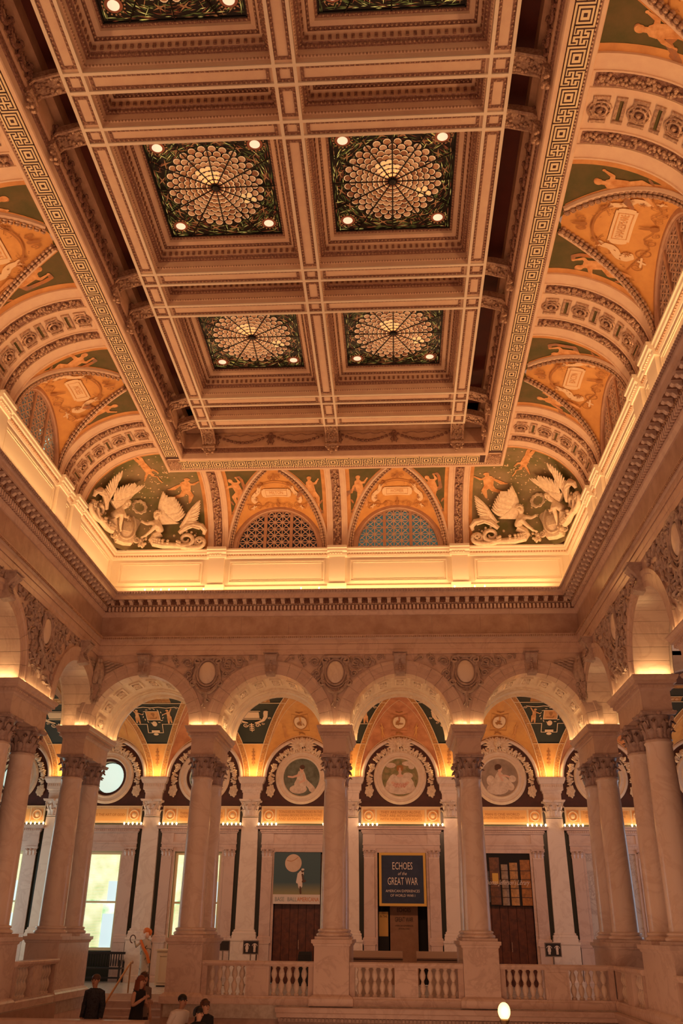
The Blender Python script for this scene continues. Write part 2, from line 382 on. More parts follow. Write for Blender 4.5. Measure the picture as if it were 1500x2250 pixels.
def text_polys(body, size, width=None):
    k = (body, size, width)
    if k in _tc: return _tc[k]
    cu = bpy.data.curves.new('t', 'FONT'); cu.body = body; cu.size = size; cu.align_x = 'CENTER'; cu.align_y = 'CENTER'; cu.resolution_u = 2
    o = bpy.data.objects.new('t', cu); C.objects.link(o); dg = bpy.context.evaluated_depsgraph_get(); me = bpy.data.meshes.new_from_object(o.evaluated_get(dg))
    vs = [(v.co.x, v.co.y) for v in me.vertices]; fs = [tuple(p.vertices) for p in me.polygons]
    bpy.data.objects.remove(o); bpy.data.curves.remove(cu); bpy.data.meshes.remove(me)
    if width and vs:
        w0 = max(v[0] for v in vs)-min(v[0] for v in vs)
        if w0 > width: vs = [(v[0]*width/w0, v[1]) for v in vs]
    _tc[k] = [(vs, fs)]; return _tc[k]
def nude(P, x, y, h, pose=0, flip=1, rot=0):
    """painted figure about h tall at (x, y); poses differ"""
    poses = [
     dict(hip=(0,0), chest=(.02,.26), head=(.08,.46), l=[(.10,-.24),(.04,-.50)], r=[(-.12,-.22),(-.30,-.40)], a=[(.20,.22),(.34,.34)], b=[(-.16,.18),(-.28,.02)]),
     dict(hip=(0,0), chest=(.16,.20), head=(.34,.32), l=[(-.06,-.26),(-.20,-.48)], r=[(.14,-.20),(-.02,-.42)], a=[(.36,.08),(.50,-.04)], b=[(.06,.36),(.20,.50)]),
     dict(hip=(0,0), chest=(.27,.05), head=(.47,.12), l=[(-.28,.02),(-.54,-.06)], r=[(-.24,-.12),(-.50,-.20)], a=[(.42,-.14),(.56,-.24)], b=[(.30,.24),(.46,.34)])]
    p = poses[pose]; c, s_ = cos(rot), sin(rot)
    T = lambda q: (x+h*flip*(q[0]*c-q[1]*s_), y+h*(q[0]*s_+q[1]*c))
    hip, ch, hd = T(p['hip']), T(p['chest']), T(p['head'])
    P.cap(hip, ch, .115*h, .125*h).cap(ch, hd, .055*h, .045*h).ell(hd[0], hd[1], .072*h)
    md = ((hip[0]+ch[0])/2, (hip[1]+ch[1])/2); P.ell(md[0], md[1], .105*h, .10*h)
    for k, r in (('l',.082),('r',.082),('a',.050),('b',.050)):
        o = hip if k in 'lr' else ch; a, b = T(p[k][0]), T(p[k][1])
        P.cap(o, a, r*h*1.15, r*h*.72).cap(a, b, r*h*.80, r*h*.36)
        if k in 'lr': P.cap(b, (b[0]+.07*h*(b[0]-a[0])/h*3, b[1]-.03*h), .03*h, .018*h)
        else: P.ell(b[0], b[1], .028*h)
    Q = getattr(P, 'q', None)
    if Q is not None:
        Q.ell(hd[0]+.02*h*flip, hd[1]+.035*h, .066*h, .045*h); b = T(p['b'][1]); Q.line([(b[0],b[1]),(b[0]-.12*h*flip,b[1]+.02*h),(b[0]-.18*h*flip,b[1]-.10*h),(hip[0]-.20*h*flip,hip[1]+.06*h),(hip[0],hip[1]-.04*h)], .035*h, .06*h)
def decal(name, P, fn, m, parent):
    return obj(name, P.emit(fn, d=(0,-.6,-.8)), m, parent)
# ------------------------------------------------------------ cove (local: x along wall, -y into the hall)
Z0 = 10.95; RISE = 1.86; RUN = 2.1
def cove_pt(x, t, off=0.0):
    a = t*pi/2; y = -RUN*(1-cos(a)); z = Z0+RISE*sin(a)
    ny, nz = -cos(a)*RISE, -sin(a)*RUN; L = sqrt(ny*ny+nz*nz)
    return (x, y+off*ny/L, z+off*nz/L)
TT = .98
GK = .85
def groin_w(s, w0): return w0*(1-GK*max(0,s)**1.9)
def penetr(theta, r, w0, RL, off=0.0):
    u = cos(theta); s = min(1, max(0, 1-abs(u))/GK)**(1/1.9)
    L = Vector((RL*u, 0, Z0+.05+RL*1.04*sqrt(max(0, 1-u*u))))
    G = Vector(cove_pt(w0*u, TT*s))
    p = L.lerp(G, r); p.z -= off; p.y -= off*.5
    return tuple(p)
def cove_bay(name, loc, rz, half, w0=1.52, RL=1.40, text='', seed=0, parent=None):
    rnd = random.Random(seed)
    root = struct(name, MB().grid(lambda u, v: penetr(u*pi, v, w0, RL), 40, 10), M_orange, None, True, loc, rz)
    fl_ = MB()
    for sg in (-1, 1):
        fl_.grid(lambda u, v: cove_pt(sg*(groin_w(v/TT, w0)+(half-groin_w(v/TT, w0))*u) if v < TT else sg*half*u, v), 6, 16)
    obj('painted_spandrel', fl_, M_green, root, True)
    # orange border band beside the rib and below the frame
    bd = MB()
    for sg in (-1, 1):
        bd.grid(lambda u, v: cove_pt(sg*(half-.14*(1-u)), v, .006), 1, 16)
        bd.grid(lambda u, v: cove_pt(sg*(groin_w(v*TT/TT, w0)+.085+.10*u), v*TT, .008), 1, 20)
    obj('painted_border', bd, M_orange2, root)
    # moulded groin: pale band plus leafy garland
    for sg in (-1, 1):
        b1 = MB().tube([cove_pt(sg*(groin_w(i/24, w0)+.075), TT*i/24, .02) for i in range(25)], .06, 6); sobj('groin_moulding', b1, M_plaster, root)
        g = MB(); n = 30
        for i in range(n):
            s = (i+.5)/n; c = Vector(cove_pt(sg*(groin_w(s, w0)-.02), TT*s, .05))
            c2 = Vector(cove_pt(sg*(groin_w(s+.02, w0)-.02), TT*min(1, s+.02), .05)); d = (c2-c).normalized(); q = d.to_track_quat('Z', 'Y').to_matrix()
            for a in frames(5):
                e = q @ Vector((.05*cos(a), .05*sin(a), 0)); g.ball(c+e, .035, .035, .055, 5, 4, q)
        stuff(obj('leaf_garland', g, M_orn2, root))
    # painted grotesques on the penetration: (a, b): a metres-ish around centre, b 0 lunette .. 1 groin
    def f(a, b, off=.022):      # a metres across, b*2 metres out from the wall
        u = max(-.97, min(.97, a/1.45)); th = math.acos(u); yg = -penetr(th, 1, w0, RL)[1]
        return penetr(th, max(0, min(1, b*1.9/max(.05, yg))), w0, RL, off)
    P = Paint()
    for sg in (-1, 1):
        P.spiral(sg*.62, .16, .10, 1.7, 0 if sg>0 else pi, sg, .007); P.spiral(sg*.38, .12, .075, 1.7, 0, -sg, .007); P.spiral(sg*.88, .22, .07, 1.6, 0, sg, .006); P.spiral(sg*.20, .10, .05, 1.5, 0, sg, .006); P.spiral(sg*1.08, .30, .06, 1.5, 0, -sg, .006)
        P.line([(sg*.12,.12),(sg*.3,.2),(sg*.5,.12),(sg*.75,.22),(sg*.95,.3)], .006)
        P.line([(sg*.30,.62),(sg*.45,.66),(sg*.7,.62),(sg*.9,.5)], .005)
        for k in range(7): P.leafy((sg*.42,.66), pi/2+k*.5-1.5, .07, .010); P.leafy((sg*1.05,.42), k*.9, .05, .008); P.leafy((sg*.66,.33), k*.9, .05, .007)
        P.spiral(sg*.13, .86, .06, 1.3, 0, sg, .012)
        for k in range(26): q_ = rnd.random(); P.leafy((sg*(.2+q_*1.0), .70-q_*.45+rnd.uniform(-.08,.10)), rnd.random()*6, .035, .007)
    P.line([(-.5,.60),(-.42,.66),(-.3,.70),(-.15,.73),(0,.74),(.15,.73),(.3,.70),(.42,.66),(.5,.60)], .011); P.ell(0, .12, .07, .05); P.leafy((0,.13), pi/2, .16, .03)
    P.ell(0, .83, .05, .035); P.leafy((0,.80), pi/2, .16, .04)
    decal('painted_scrollwork', P, lambda a, b: f(a, b), M_brownp, root)
    P = Paint(); P.rect(-.40, .40, .34, .56).ell(-.42, .45, .05, .09).ell(.42, .45, .05, .09)
    for sg in (-1, 1):
        P.line([(sg*.52,.58),(sg*.54,.52),(sg*.60,.47),(sg*.68,.44),(sg*.75,.40),(sg*.77,.34),(sg*.73,.29),(sg*.67,.30),(sg*.66,.34),(sg*.69,.36)], .055, .028)
        P.cap((sg*.50,.60), (sg*.44,.63), .035, .02).cap((sg*.52,.60), (sg*.57,.66), .018, .006); P.line([(sg*.76,.22),(sg*.80,.14)], .015); P.line([(sg*.70,.18),(sg*.86,.18)], .012)
    decal('painted_tablet', P, lambda a, b: f(a, b, .028), M_creamp, root)
    P = Paint(); P.frame(-.34, .34, .37, .53, .012)
    if text: P.text(text, 0, .45, .12, .60)
    decal('painted_lettering', P, lambda a, b: f(a, b, .034), M_orange2, root)
    # figures in the green spandrels
    P = Paint(); P.q = Paint()
    for sg in (-1, 1):
        nude(P, sg*(half-.46), 1.80, 1.0, (1, 0)[(seed+(sg > 0)) % 2], sg*(-1 if seed % 2 else 1), .3)
        for k in range(5): P.q.leafy((sg*(half-.24), .75+.16*k), pi/2+sg*.6*(1 if k % 2 else -1), .16, .03)
    fm = lambda a, b: cove_pt(a, min(1, b/2.75), .012)
    decal('painted_drapery', P.q, lambda a, b: cove_pt(a, min(1, b/2.75), .010), M_drape, root)
    decal('painted_figure', P, fm, M_flesh, root)
    return root
def lunette_window(name, loc, rz, RL=1.40, teal=0):
    mb = MB(); R1, R0 = RL+.07, RL-.13
    pr = [(R1,.05),(R1,-.05),(R1-.05,-.07),(R0+.05,-.07),(R0+.03,-.03),(R0,-.03),(R0,.12)]
    mb.loft([[(r*cos(a), y, Z0+.05+r*1.04*sin(a)) for r, y in pr] for a in [pi*i/32 for i in range(33)]], True, True, True)
    o = struct(name, mb, M_plasterD, None, True, loc, rz)
    zb = Z0+.06
    m2 = MB()
    for x in (-.42, .42):
        h = sqrt(R0**2-x*x)*1.04; m2.box(x-.05, x+.05, -.02, .08, zb, zb+h)
    m2.box(-R0, R0, -.02, .08, zb-.05, zb+.03); obj('mullion', m2, M_plasterD, o)
    # lattice: squares with both diagonals
    c = .235; z = zb
    for half_, x0, x1 in ((0,-1.28,-.47),(1,-.37,.37),(2,.47,1.28)):
        lt = MB()
        def seg(p, q, r=.020):
            ins = lambda t: ((p[0]+(q[0]-p[0])*t)**2+((p[1]+(q[1]-p[1])*t-zb)/1.04)**2) < R0**2
            ts = [i/8 for i in range(9) if ins(i/8)]
            if len(ts) < 2: return
            a, b = ts[0], ts[-1]; A = (p[0]+(q[0]-p[0])*a, .03, p[1]+(q[1]-p[1])*a); B = (p[0]+(q[0]-p[0])*b, .03, p[1]+(q[1]-p[1])*b)
            lt.tube([A, B], r, 4)
        n = 3; st = (x1-x0)/n
        for i in range(n):
            for j in range(6):
                X, Z = x0+i*st, z+j*c
                seg((X,Z),(X+st,Z+c)); seg((X+st,Z),(X,Z+c)); seg((X,Z+c),(X+st,Z+c))
                if i: seg((X,Z),(X,Z+c))
                rr = sqrt((X+st/2)**2+((Z+c/2-zb)/1.04)**2)
                if rr < R0-.05 and j % 2 == 0: lt.ball((X+st/2, .02, Z+c/2), .035, .02, .035, 6, 4)
        obj('window_lattice', lt, M_plaster, o)
    gm = MB(); gm.add([(R0*cos(pi*i/24), .11, zb+R0*1.04*sin(pi*i/24)) for i in range(25)], [tuple(range(25))])
    obj('window_pane', gm, M_glass1 if teal else M_glass0, o)
    if teal > 1:
        for k in range(9):
            x, zz = rnd2.uniform(.25, .95), rnd2.uniform(.1, .75); g = MB(); g.ball((x if teal == 2 else -x, .10, zb+zz), .05, .01, .07, 5, 4); obj('bright_pane', g, M_skyhole, o)
    return o
rnd2 = random.Random(3)
M_glass0 = mat('dark_lunette_glass', (.02,.03,.03), .15, emit=(.02,.02,.02), es=.3)
M_glass1 = mat('teal_lunette_glass', (.05,.09,.08), .2, col2=(.02,.03,.03), scale=2, emit=(.10,.19,.15), es=.45)
M_skyhole = mat('daylit_pane', (.3,.6,.5), .3, emit=(.55,.95,.8), es=1.2)
def rib(loc, rz, w, garlands, coffers=False, name='cove_rib'):
    """a plaster rib running up the cove, with raised edges and fruit garlands"""
    mb = MB(); h = w/2
    mb.grid(lambda u, v: cove_pt(-h+w*u, v, .03), 2, 20)
    for x in (-h, h): mb.grid(lambda u, v: cove_pt(x, v, .0+.03*u), 1, 20)
    edges = []
    for g in garlands: edges += [g-.16, g+.16]
    edges += [-h+.02, h-.02]
    for x in edges:
        mb.loft([[cove_pt(x+a, v/20, b) for a, b in ((-.02,.03),(-.015,.055),(.015,.055),(.02,.03))] for v in range(21)], False)
    o = struct(name, mb, M_plaster, None, True, loc, rz)
    for g in garlands:
        bk = MB().grid(lambda u, v: cove_pt(g-.13+.26*u, .03+.95*v, .036), 1, 20); obj('garland_ground', bk, M_orn, o)
        b = MB(); n = 52
        for i in range(n):
            v = .04+.93*i/n; ph = i % 13
            k = 4 if ph in (2,3,4,9,10,11) else 2
            for q in range(k):
                x = g+(rnd2.random()-.5)*(.20 if k == 4 else .12); r = .03+.018*rnd2.random()
                b.ball(cove_pt(x, v+rnd2.random()*.02, .05+.02*rnd2.random()), r, r, r, 5, 4)
        stuff(obj('fruit_garland', b, M_orn2, o))
    if coffers:
        n = 9
        for i in range(n):
            v0 = .04+.94*i/n; v1 = v0+.94/n*.82; big = i % 2 == 0
            if not big: v0 += .015; v1 -= .015
            hw = .27 if True else .2; q = MB()
            for (a, b_, c, d) in ((-hw,-hw+.07,v0,v1),(hw-.07,hw,v0,v1),(-hw+.07,hw-.07,v0,v0+.018),(-hw+.07,hw-.07,v1-.018,v1)):
                q.loft([[cove_pt(a+(b_-a)*uu, c+(d-c)*t, e) for uu, e in ((0,.032),(.1,.06),(.9,.06),(1,.032))] for t in (0,.5,1)], False, False)
            obj('coffer_frame', q, M_orn2, o)
            g_ = MB().grid(lambda u, v: cove_pt(-hw+.06+(2*hw-.12)*u, v0+.015+(v1-v0-.03)*v, .034), 2, 2); obj('coffer_panel', g_, M_orn if big else M_green, o)
            if big:
                vm = (v0+v1)/2; r_ = MB()
                for R_, w_, o_ in ((.165,.026,.045),(.105,.028,.065)): r_.tube([cove_pt(R_*cos(a), vm+R_*.36*sin(a), o_) for a in [2*pi*q_/14 for q_ in range(15)]], w_, 5)
                for a in frames(8): r_.ball(cove_pt(.135*cos(a), vm+.048*sin(a), .06), .028, .028, .028, 5, 4)
                r_.ball(cove_pt(0, vm, .085), .05); obj('rosette', r_, M_orn2, o)
    return o
# back cove
cove_bay('cove_back', (-1.925, 25.2, 0), 0, 1.62, text='MILTON', seed=2)
cove_bay('cove_back', (1.925, 25.2, 0), 0, 1.62, text='HOMER', seed=3)
lunette_window('window_1', (-1.925, 25.2, 0), 0); lunette_window('window_2', (1.925, 25.2, 0), 0, teal=1)
for x in (-3.85, 0, 3.85): rib((x, 25.2, 0), 0, .66, [0])
nm = 3
TX = {(-1,18.33): 'MOSES', (-1,13.13): 'HERODOTUS', (1,18.33): 'BACON', (1,13.13): 'SHAKESPEARE', (-1,7.93): 'DANTE', (1,7.93): 'GOETHE'}
for sg in (-1, 1):
    rz = pi/2 if sg < 0 else -pi/2
    for i, c in enumerate((18.33, 13.13, 7.93)):
        cove_bay('cove_left' if sg < 0 else 'cove_right', (sg*7.23, c, 0), rz, 1.53, text=TX[(sg, c)], seed=4+i+(0 if sg < 0 else 3))
        lunette_window('window_%d' % nm, (sg*7.23, c, 0), rz, teal=(2 if (sg < 0 and i == 0) else 0)); nm += 1
    for c in RG: rib((sg*7.23, c, 0), rz, 2.14, [-.58, .58], True)
# wall behind lunettes (tympanum)
tb = MB()
tb.box(-7.3, 7.3, 25.33, 25.4, 10.9, 13.4).box(-7.45, -7.36, 5, 25.4, 10.9, 13.4).box(7.36, 7.45, 5, 25.4, 10.9, 13.4)
struct('wall_upper', tb, M_plasterD)
# corner coves
def corner(sg, name):
    mb = MB(); XF, YF = 5.13, 23.1; pe = 5.0
    def pt(u, v, off=0):
        a = v*pi/2; o = RUN*cos(a); z = Z0+RISE*sin(a)-off*sin(a)
        # level curve: side straight, superellipse, back straight
        o2 = o-off*cos(a)
        if u < .22: x, y = XF+o2, 21.98+(YF-21.98)*u/.22
        elif u > .78: x, y = 4.16+(XF-4.16)*(1-u)/.22, YF+o2
        else:
            q = (u-.22)/.56*pi/2; c_, s_ = max(0,cos(q)), max(0,sin(q)); x, y = XF+o2*c_**(2/pe), YF+o2*s_**(2/pe)
        return (sg*x, y, z)
    mb.grid(lambda u, v: pt(u, v), 60, 16)
    root = struct(name, mb, M_olive, None, True)
    bd = MB()
    bd.grid(lambda u, v: pt(.0+.03*u, v, .008), 1, 16).grid(lambda u, v: pt(.97+.03*u, v, .008), 1, 16)
    obj('painted_border', bd, M_orange2, root)
    P = Paint(); k = 0
    for j in range(11):
        for i in range(16):
            u = .05+.9*(i+.5*(j % 2))/16+rnd2.uniform(-.018,.018); v = .10+.085*j+rnd2.uniform(-.022,.022)
            if v > .97: continue
            P.star(u, v, .0001)
            P.p.pop()
            cx, cy, cz = pt(u, v, .014)
            r = .028 if (i+j) % 3 else .04
            e = .004
            A = Vector(pt(min(1,u+e), v, .014))-Vector(pt(u-e, v, .014)); B = Vector(pt(u, v+e, .014))-Vector(pt(u, v-e, .014))
            if A.length < 1e-6 or B.length < 1e-6: continue
            A.normalize(); B.normalize(); k += 1
            ring = [Vector((cx,cy,cz))+A*((r if q%2==0 else r*.45)*cos(pi*q/5))+B*((r if q%2==0 else r*.45)*sin(pi*q/5)) for q in range(10)]
            P.p.append((ring, [tuple(range(10))]))
    m2 = MB()
    for v, f in P.p: m2.add(v, f)
    obj('painted_star', m2, M_creamp, root)['kind'] = 'stuff'
    P = Paint(); nude(P, .12, .80, .27, 2, 1, 0); nude(P, .86, .70, .30, 0, 1, 0)
    P.line([(.25,.82),(.40,.86),(.55,.84),(.70,.80)], .006)
    decal('painted_figure', P, lambda a, b: pt(max(0,min(1,a*1.0)), max(0,min(.99,b)), .018), M_flesh, root)
    return root, pt
cl_root, cl_pt = corner(-1, 'cove_corner_left'); cr_root, cr_pt = corner(1, 'cove_corner_right')
# ------------------------------------------------------------ ceiling frame
YB = 21.53; XI, XO = 4.42, 5.13; YI, YO = 22.15, 23.1; ZFm = 12.74; YF0 = 5.0
M_ceil = M_plaster
def frame_prof(prof):     # prof of (inset from outer edge, z): U-shaped around the ceiling
    mb = MB(); R = [[(-(XO-d),YF0,z),(-(XO-d),YO-d*1.34,z),(XO-d,YO-d*1.34,z),(XO-d,YF0,z)] for d, z in prof]
    return mb.loft([[r[i] for r in R] for i in range(4)], close=False)
ceil = struct('ceiling', frame_prof([(0,12.95),(0,12.72),(.02,12.70),(.08,12.70),(.10,12.735),(.13,12.735),(.14,12.76),(.50,12.76),(.53,12.70),(.60,12.70),(.62,12.72),(.63,12.90)]), M_ceil)
struct('trim_11', frame_prof([(.63,12.88),(.66,12.90),(.67,13.0),(.665,13.02)]), M_orn)
struct('trim_12', frame_prof([(.665,13.02),(.70,13.04),(.70,13.50)]), M_plasterD)
struct('trim_13', frame_prof([(.70,13.48),(.66,13.50),(.70,13.56),(.74,13.60),(.80,13.64),(.80,13.95)]), M_plasterD)
b = MB()
for i in range(int((YO-6)/.07)):
    y = 6+i*.07
    for x in (-XO+.115, XO-.115): b.ball((x, y, 12.735), .022, .022, .022, 4, 4)
for i in range(int(10/.07)): b.ball((-4.98+i*.07, YO-.115*1.34, 12.735), .022, .022, .022, 4, 4)
stuff(obj('bead_row', b, M_orn, ceil))
b = MB()
for i in range(int((22.1-6)/.09)):
    y = 6+i*.09
    for x in (-XO+.655, XO-.655): b.ball((x, y, 12.96), .03, .035, .055, 5, 4)
for i in range(int(8.8/.09)): b.ball((-4.38+i*.09, YO-.655*1.34, 12.96), .035, .03, .055, 5, 4)
stuff(obj('leaf_row', b, M_orn, ceil))
# Greek key: dark ground with raised cream strips, one block per repeat
def keyground():
    mb = MB()
    for sg in (-1, 1): a, c = sorted((sg*(XO-.14), sg*(XO-.50))); mb.box(a, c, YF0, 22.35, 12.752, 12.758)
    mb.box(-4.55, 4.55, YO-.50*1.34, YO-.14*1.34, 12.752, 12.758); return mb
obj('key_ground', keyground(), M_keyD, ceil)
def keylines(wx, wy, flip):
    """dark grooves of one repeat of the meander: nested squares, then the interlocking fret"""
    ux, uy = wx/7.3, wy/12.5; w_ = .21; mb = MB()
    def seg(p, q):
        (x0, y0), (x1, y1) = p, q; x0, x1 = sorted((flip*x0, flip*x1)); y0, y1 = sorted((y0, y1))
        mb.box((x0-w_)*ux, (x1+w_)*ux, (y0-w_)*uy, (y1+w_)*uy, 12.716, 12.724)
    def path(P):
        for p, q in zip(P[:-1], P[1:]): seg(p, q)
    for k in (1, -1):
        r = lambda P: [(k*x, k*y) for x, y in P]
        path(r([(-3.65,-2.45),(1.9,-2.45),(1.9,-1.3)])); path(r([(-.5,-2.45),(-.5,-.5),(-1.55,-.5)])); path(r([(.65,-1.55),(.65,-.55),(2.75,-.55)])); path(r([(2.75,-3.5),(2.75,1.6),(1.5,1.6)]))
    path([(2.75,-3.5),(-2.75,-3.5)]); path([(-2.75,3.5),(2.75,3.5)])
    path([(2.75,3.5),(2.75,9.0),(-2.75,9.0),(-2.75,3.5)])
    path([(-1.65,4.6),(1.65,4.6),(1.65,7.9),(-1.65,7.9),(-1.65,4.6)])
    mb.box(-.6*ux, .6*ux, 5.7*uy, 6.8*uy, 12.716, 12.724)
    return mb
def keyplate(wx, wy): return MB().box(-wx/2, wx/2, -3.0*wy/12.5, 9.46*wy/12.5, 12.72, 12.752)
KP = .733
kpm = keyplate(.36, KP).mesh('key_block', M_keyL); kl = [keylines(.36, KP, f).mesh('key_groove', M_keyD) for f in (1, -1)]
y = 21.61
while y > 6.5:
    for x, m in ((-XO+.315, kl[0]), (XO-.315, kl[1])): link('key_groove', m, link('key_block', kpm, ceil, (x, y, 0)))
    y -= KP
kpb = keyplate(.44, 9.1/13).mesh('key_block', M_keyL); klb = keylines(.44, 9.1/13, 1).mesh('key_groove', M_keyD)
for i in range(13): link('key_groove', klb, link('key_block', kpb, ceil, (-4.55+9.1/13*i, YO-.315*1.34, 0), rz=-pi/2))
# edge lines of the key band
mb = MB()
for sg in (-1, 1):
    for d in (.130, .500): mb.box(sg*(XO-d)-.008, sg*(XO-d)+.008, YF0, 22.35, 12.735, 12.758)
obj('key_edge', mb, M_keyD, ceil)
def corner_block(x, y):
    mb = MB().box(-.19, .19, -.24, .24, 12.725, 12.76)
    for i in range(34):
        a = i*2.4; r = .19*sqrt(i/34); mb.ball((r*cos(a), r*sin(a)*1.2, 12.72), .045, .05, .035, 5, 4)
    obj('corner_boss', mb, M_orn2, ceil, loc=(x, y, 0))
corner_block(-4.81, 22.68); corner_block(4.81, 22.68)
# pit between frame and beam grid
mb = MB()
for sg in (-1, 1): a, c = sorted((sg*3.85, sg*4.5)); mb.box(a, c, YF0, 22.3, 13.93, 14.0)
mb.box(-4.5, 4.5, 21.45, 22.3, 13.93, 14.0)
struct('ceiling_panel', mb, M_maroon)
# ---- beams
TB = [(4.73,5.16),(5.87,6.27),(9.80,10.23),(10.94,11.34),(14.87,15.29),(15.98,16.41),(19.93,20.37),(21.06,YB)]
LB = [(-3.9,-3.49),(-.21,.21),(3.49,3.9)]
mb = MB()
for a, c in LB: mb.box(a, c, YF0, YB, 13.33, 13.99)
for a, c in TB: mb.box(-3.899, 3.899, a, c, 13.332, 13.985)
beams = struct('ceiling_beam', mb, M_ceil)
mb = MB(); t = .03
for a, c in LB:
    for x in (a+t, c-t): mb.box(x-t, x+t, YF0, YB, 13.285, 13.33)
for a, c in TB:
    for y in (a+t, c-t): mb.box(-3.9, 3.9, y-t, y+t, 13.286, 13.33)
obj('beam_fillet', mb, M_attic, beams)
# ornament rows along the sunk panels of every beam
egg = MB(); dk = MB()
def orow(x0, y0, x1, y1, step=.085):
    L = sqrt((x1-x0)**2+(y1-y0)**2); n = max(1, int(L/step))
    for i in range(n):
        f = (i+.5)/n; egg.ball((x0+(x1-x0)*f, y0+(y1-y0)*f, 13.315), .024, .024, .022, 4, 4)
def opanel(x0, x1, y0, y1):
    e = .10
    dk.box(x0+.06, x1-.06, y0+.06, y0+.12, 13.318, 13.334).box(x0+.06, x1-.06, y1-.12, y1-.06, 13.318, 13.334).box(x0+.06, x0+.12, y0+.12, y1-.12, 13.318, 13.334).box(x1-.12, x1-.06, y0+.12, y1-.12, 13.318, 13.334)
    orow(x0+e, y0+.09, x1-e, y0+.09); orow(x0+e, y1-.09, x1-e, y1-.09); orow(x0+.09, y0+e, x0+.09, y1-e); orow(x1-.09, y0+e, x1-.09, y1-e)
gx = [-3.49, -.21, .21, 3.49]
for a, c in TB[2:]:
    opanel(-3.49, -.21, a, c); opanel(.21, 3.49, a, c)
    for l0, l1 in LB: opanel(l0, l1, a, c)
yb = [6.27]+[v for p in TB[2:] for v in p]
for i in range(0, len(yb)-1, 2):
    for l0, l1 in LB: opanel(l0, l1, yb[i], yb[i+1])
obj('beam_ornament', dk, M_orn, beams); stuff(obj('egg_row', egg, M_orn2, beams))
# ---- coffers
def steps(x0, x1, y0, y1, prof):
    mb = MB(); mb.loft([[(x0+d,y0+d,z),(x1-d,y0+d,z),(x1-d,y1-d,z),(x0+d,y1-d,z)] for d, z in prof]); return mb
def per_row(x0, x1, y0, y1, d, step, fn):
    X0, X1, Y0, Y1 = x0+d, x1-d, y0+d, y1-d
    n = int((X1-X0)/step)
    for i in range(n): x = X0+(X1-X0)*(i+.5)/n; fn(x, Y0, 0); fn(x, Y1, 2)
    n = int((Y1-Y0)/step)
    for i in range(n): y = Y0+(Y1-Y0)*(i+.5)/n; fn(X0, y, 3); fn(X1, y, 1)
def coffer(x0, x1, y0, y1, glass):
    root = struct('ceiling_coffer', steps(x0, x1, y0, y1, [(.004,13.31),(.004,13.42),(.03,13.44),(.03,13.60)]), M_ceil)
    dd = 1 if glass else .6
    obj('coffer_moulding', steps(x0, x1, y0, y1, [(.03,13.60),(.08,13.61),(.10,13.66),(.12,13.67)]), M_orn, root)
    obj('coffer_band', steps(x0, x1, y0, y1, [(.12,13.67),(.12,13.82),(.20,13.82)]), M_ceil, root)
    obj('coffer_moulding', steps(x0, x1, y0, y1, [(.20,13.82),(.22,13.86),(.25,13.87)]), M_orn, root)
    d = MB(); per_row(x0, x1, y0, y1, .12, .13, lambda x, y, s: d.box(x-.028, x+.028, y-.028, y+.028, 13.70, 13.79)); stuff(obj('dentil_row', d, M_orn, root))
    e = MB(); per_row(x0, x1, y0, y1, .075, .075, lambda x, y, s: e.ball((x, y, 13.62), .026, .026, .026, 4, 4)); per_row(x0, x1, y0, y1, .225, .08, lambda x, y, s: e.ball((x, y, 13.85), .028, .028, .028, 4, 4))
    per_row(x0, x1, y0, y1, .022, .06, lambda x, y, s: e.box(x-.015, x+.015, y-.015, y+.015, 13.425, 13.45))
    stuff(obj('egg_row', e, M_orn2, root))
    if glass:
        obj('coffer_band', steps(x0, x1, y0, y1, [(.25,13.87),(.33,13.90),(.34,13.96)]), M_ceil, root)
        obj('coffer_moulding', steps(x0, x1, y0, y1, [(.34,13.96),(.38,13.97),(.40,14.02)]), M_orn, root)
        e = MB(); per_row(x0, x1, y0, y1, .365, .075, lambda x, y, s: e.ball((x, y, 13.975), .026, .026, .026, 4, 4)); stuff(obj('egg_row', e, M_orn2, root))
    else:
        obj('coffer_back', MB().box(x0+.2, x1-.2, y0+.2, y1-.2, 13.87, 13.9), M_maroon, root)
    return root
CY = [(6.27,9.80),(11.34,14.87),(16.41,19.93)]; PK = [(5.16,5.87),(10.23,10.94),(15.29,15.98),(20.37,21.06)]
for y0, y1 in CY:
    coffer(-3.49, -.21, y0, y1, True); coffer(.21, 3.49, y0, y1, True)
for y0, y1 in PK[1:]:
    coffer(-3.49, -.21, y0, y1, False); coffer(.21, 3.49, y0, y1, False)
# ---- stained glass skylights
M_lead = mat('lead_came', (.012,.008,.006), .5)
PET = [mat('amber_glass', c, .3, emit=e, es=s) for c, e, s in (((.55,.32,.16),(1,.50,.21),.17),((.45,.22,.09),(1,.42,.15),.12),((.30,.13,.06),(.9,.34,.12),.07),((.9,.6,.25),(1,.66,.24),.50))]
M_rimg = mat('pale_glass', (.9,.7,.45), .3, emit=(1,.62,.30), es=.34)
M_gg = mat('olive_glass', (.12,.14,.03), .3, col2=(.03,.03,.01), scale=14, emit=(.20,.19,.04), es=.35)
M_gr = mat('red_brown_glass', (.25,.06,.02), .3, emit=(.30,.08,.03), es=.35)
M_disc = mat('opal_glass', (1,.85,.6), .3, emit=(1,.78,.52), es=.8)
M_brgt = mat('yellow_green_glass', (.6,.6,.15), .3, emit=(.75,.62,.18), es=.55)
def petal_mesh(r, m):
    a = MB(); r *= .82; a.add([(r*cos(t), r*sin(t), 0) for t in frames(12)], [tuple(range(12))]); return a.mesh('glass_petal', m)
RINGS = 8; RPX = .95
def rr_(i): return .10+.88*((i+.5)/RINGS)**1.1
pm_ = {}
for i in range(RINGS):
    wv = (rr_(i)-rr_(i-1)) if i else .07
    for k, m in enumerate(PET): pm_[(i, k)] = petal_mesh(min(.088, .50*wv+.008+rr_(i)*.030), m)
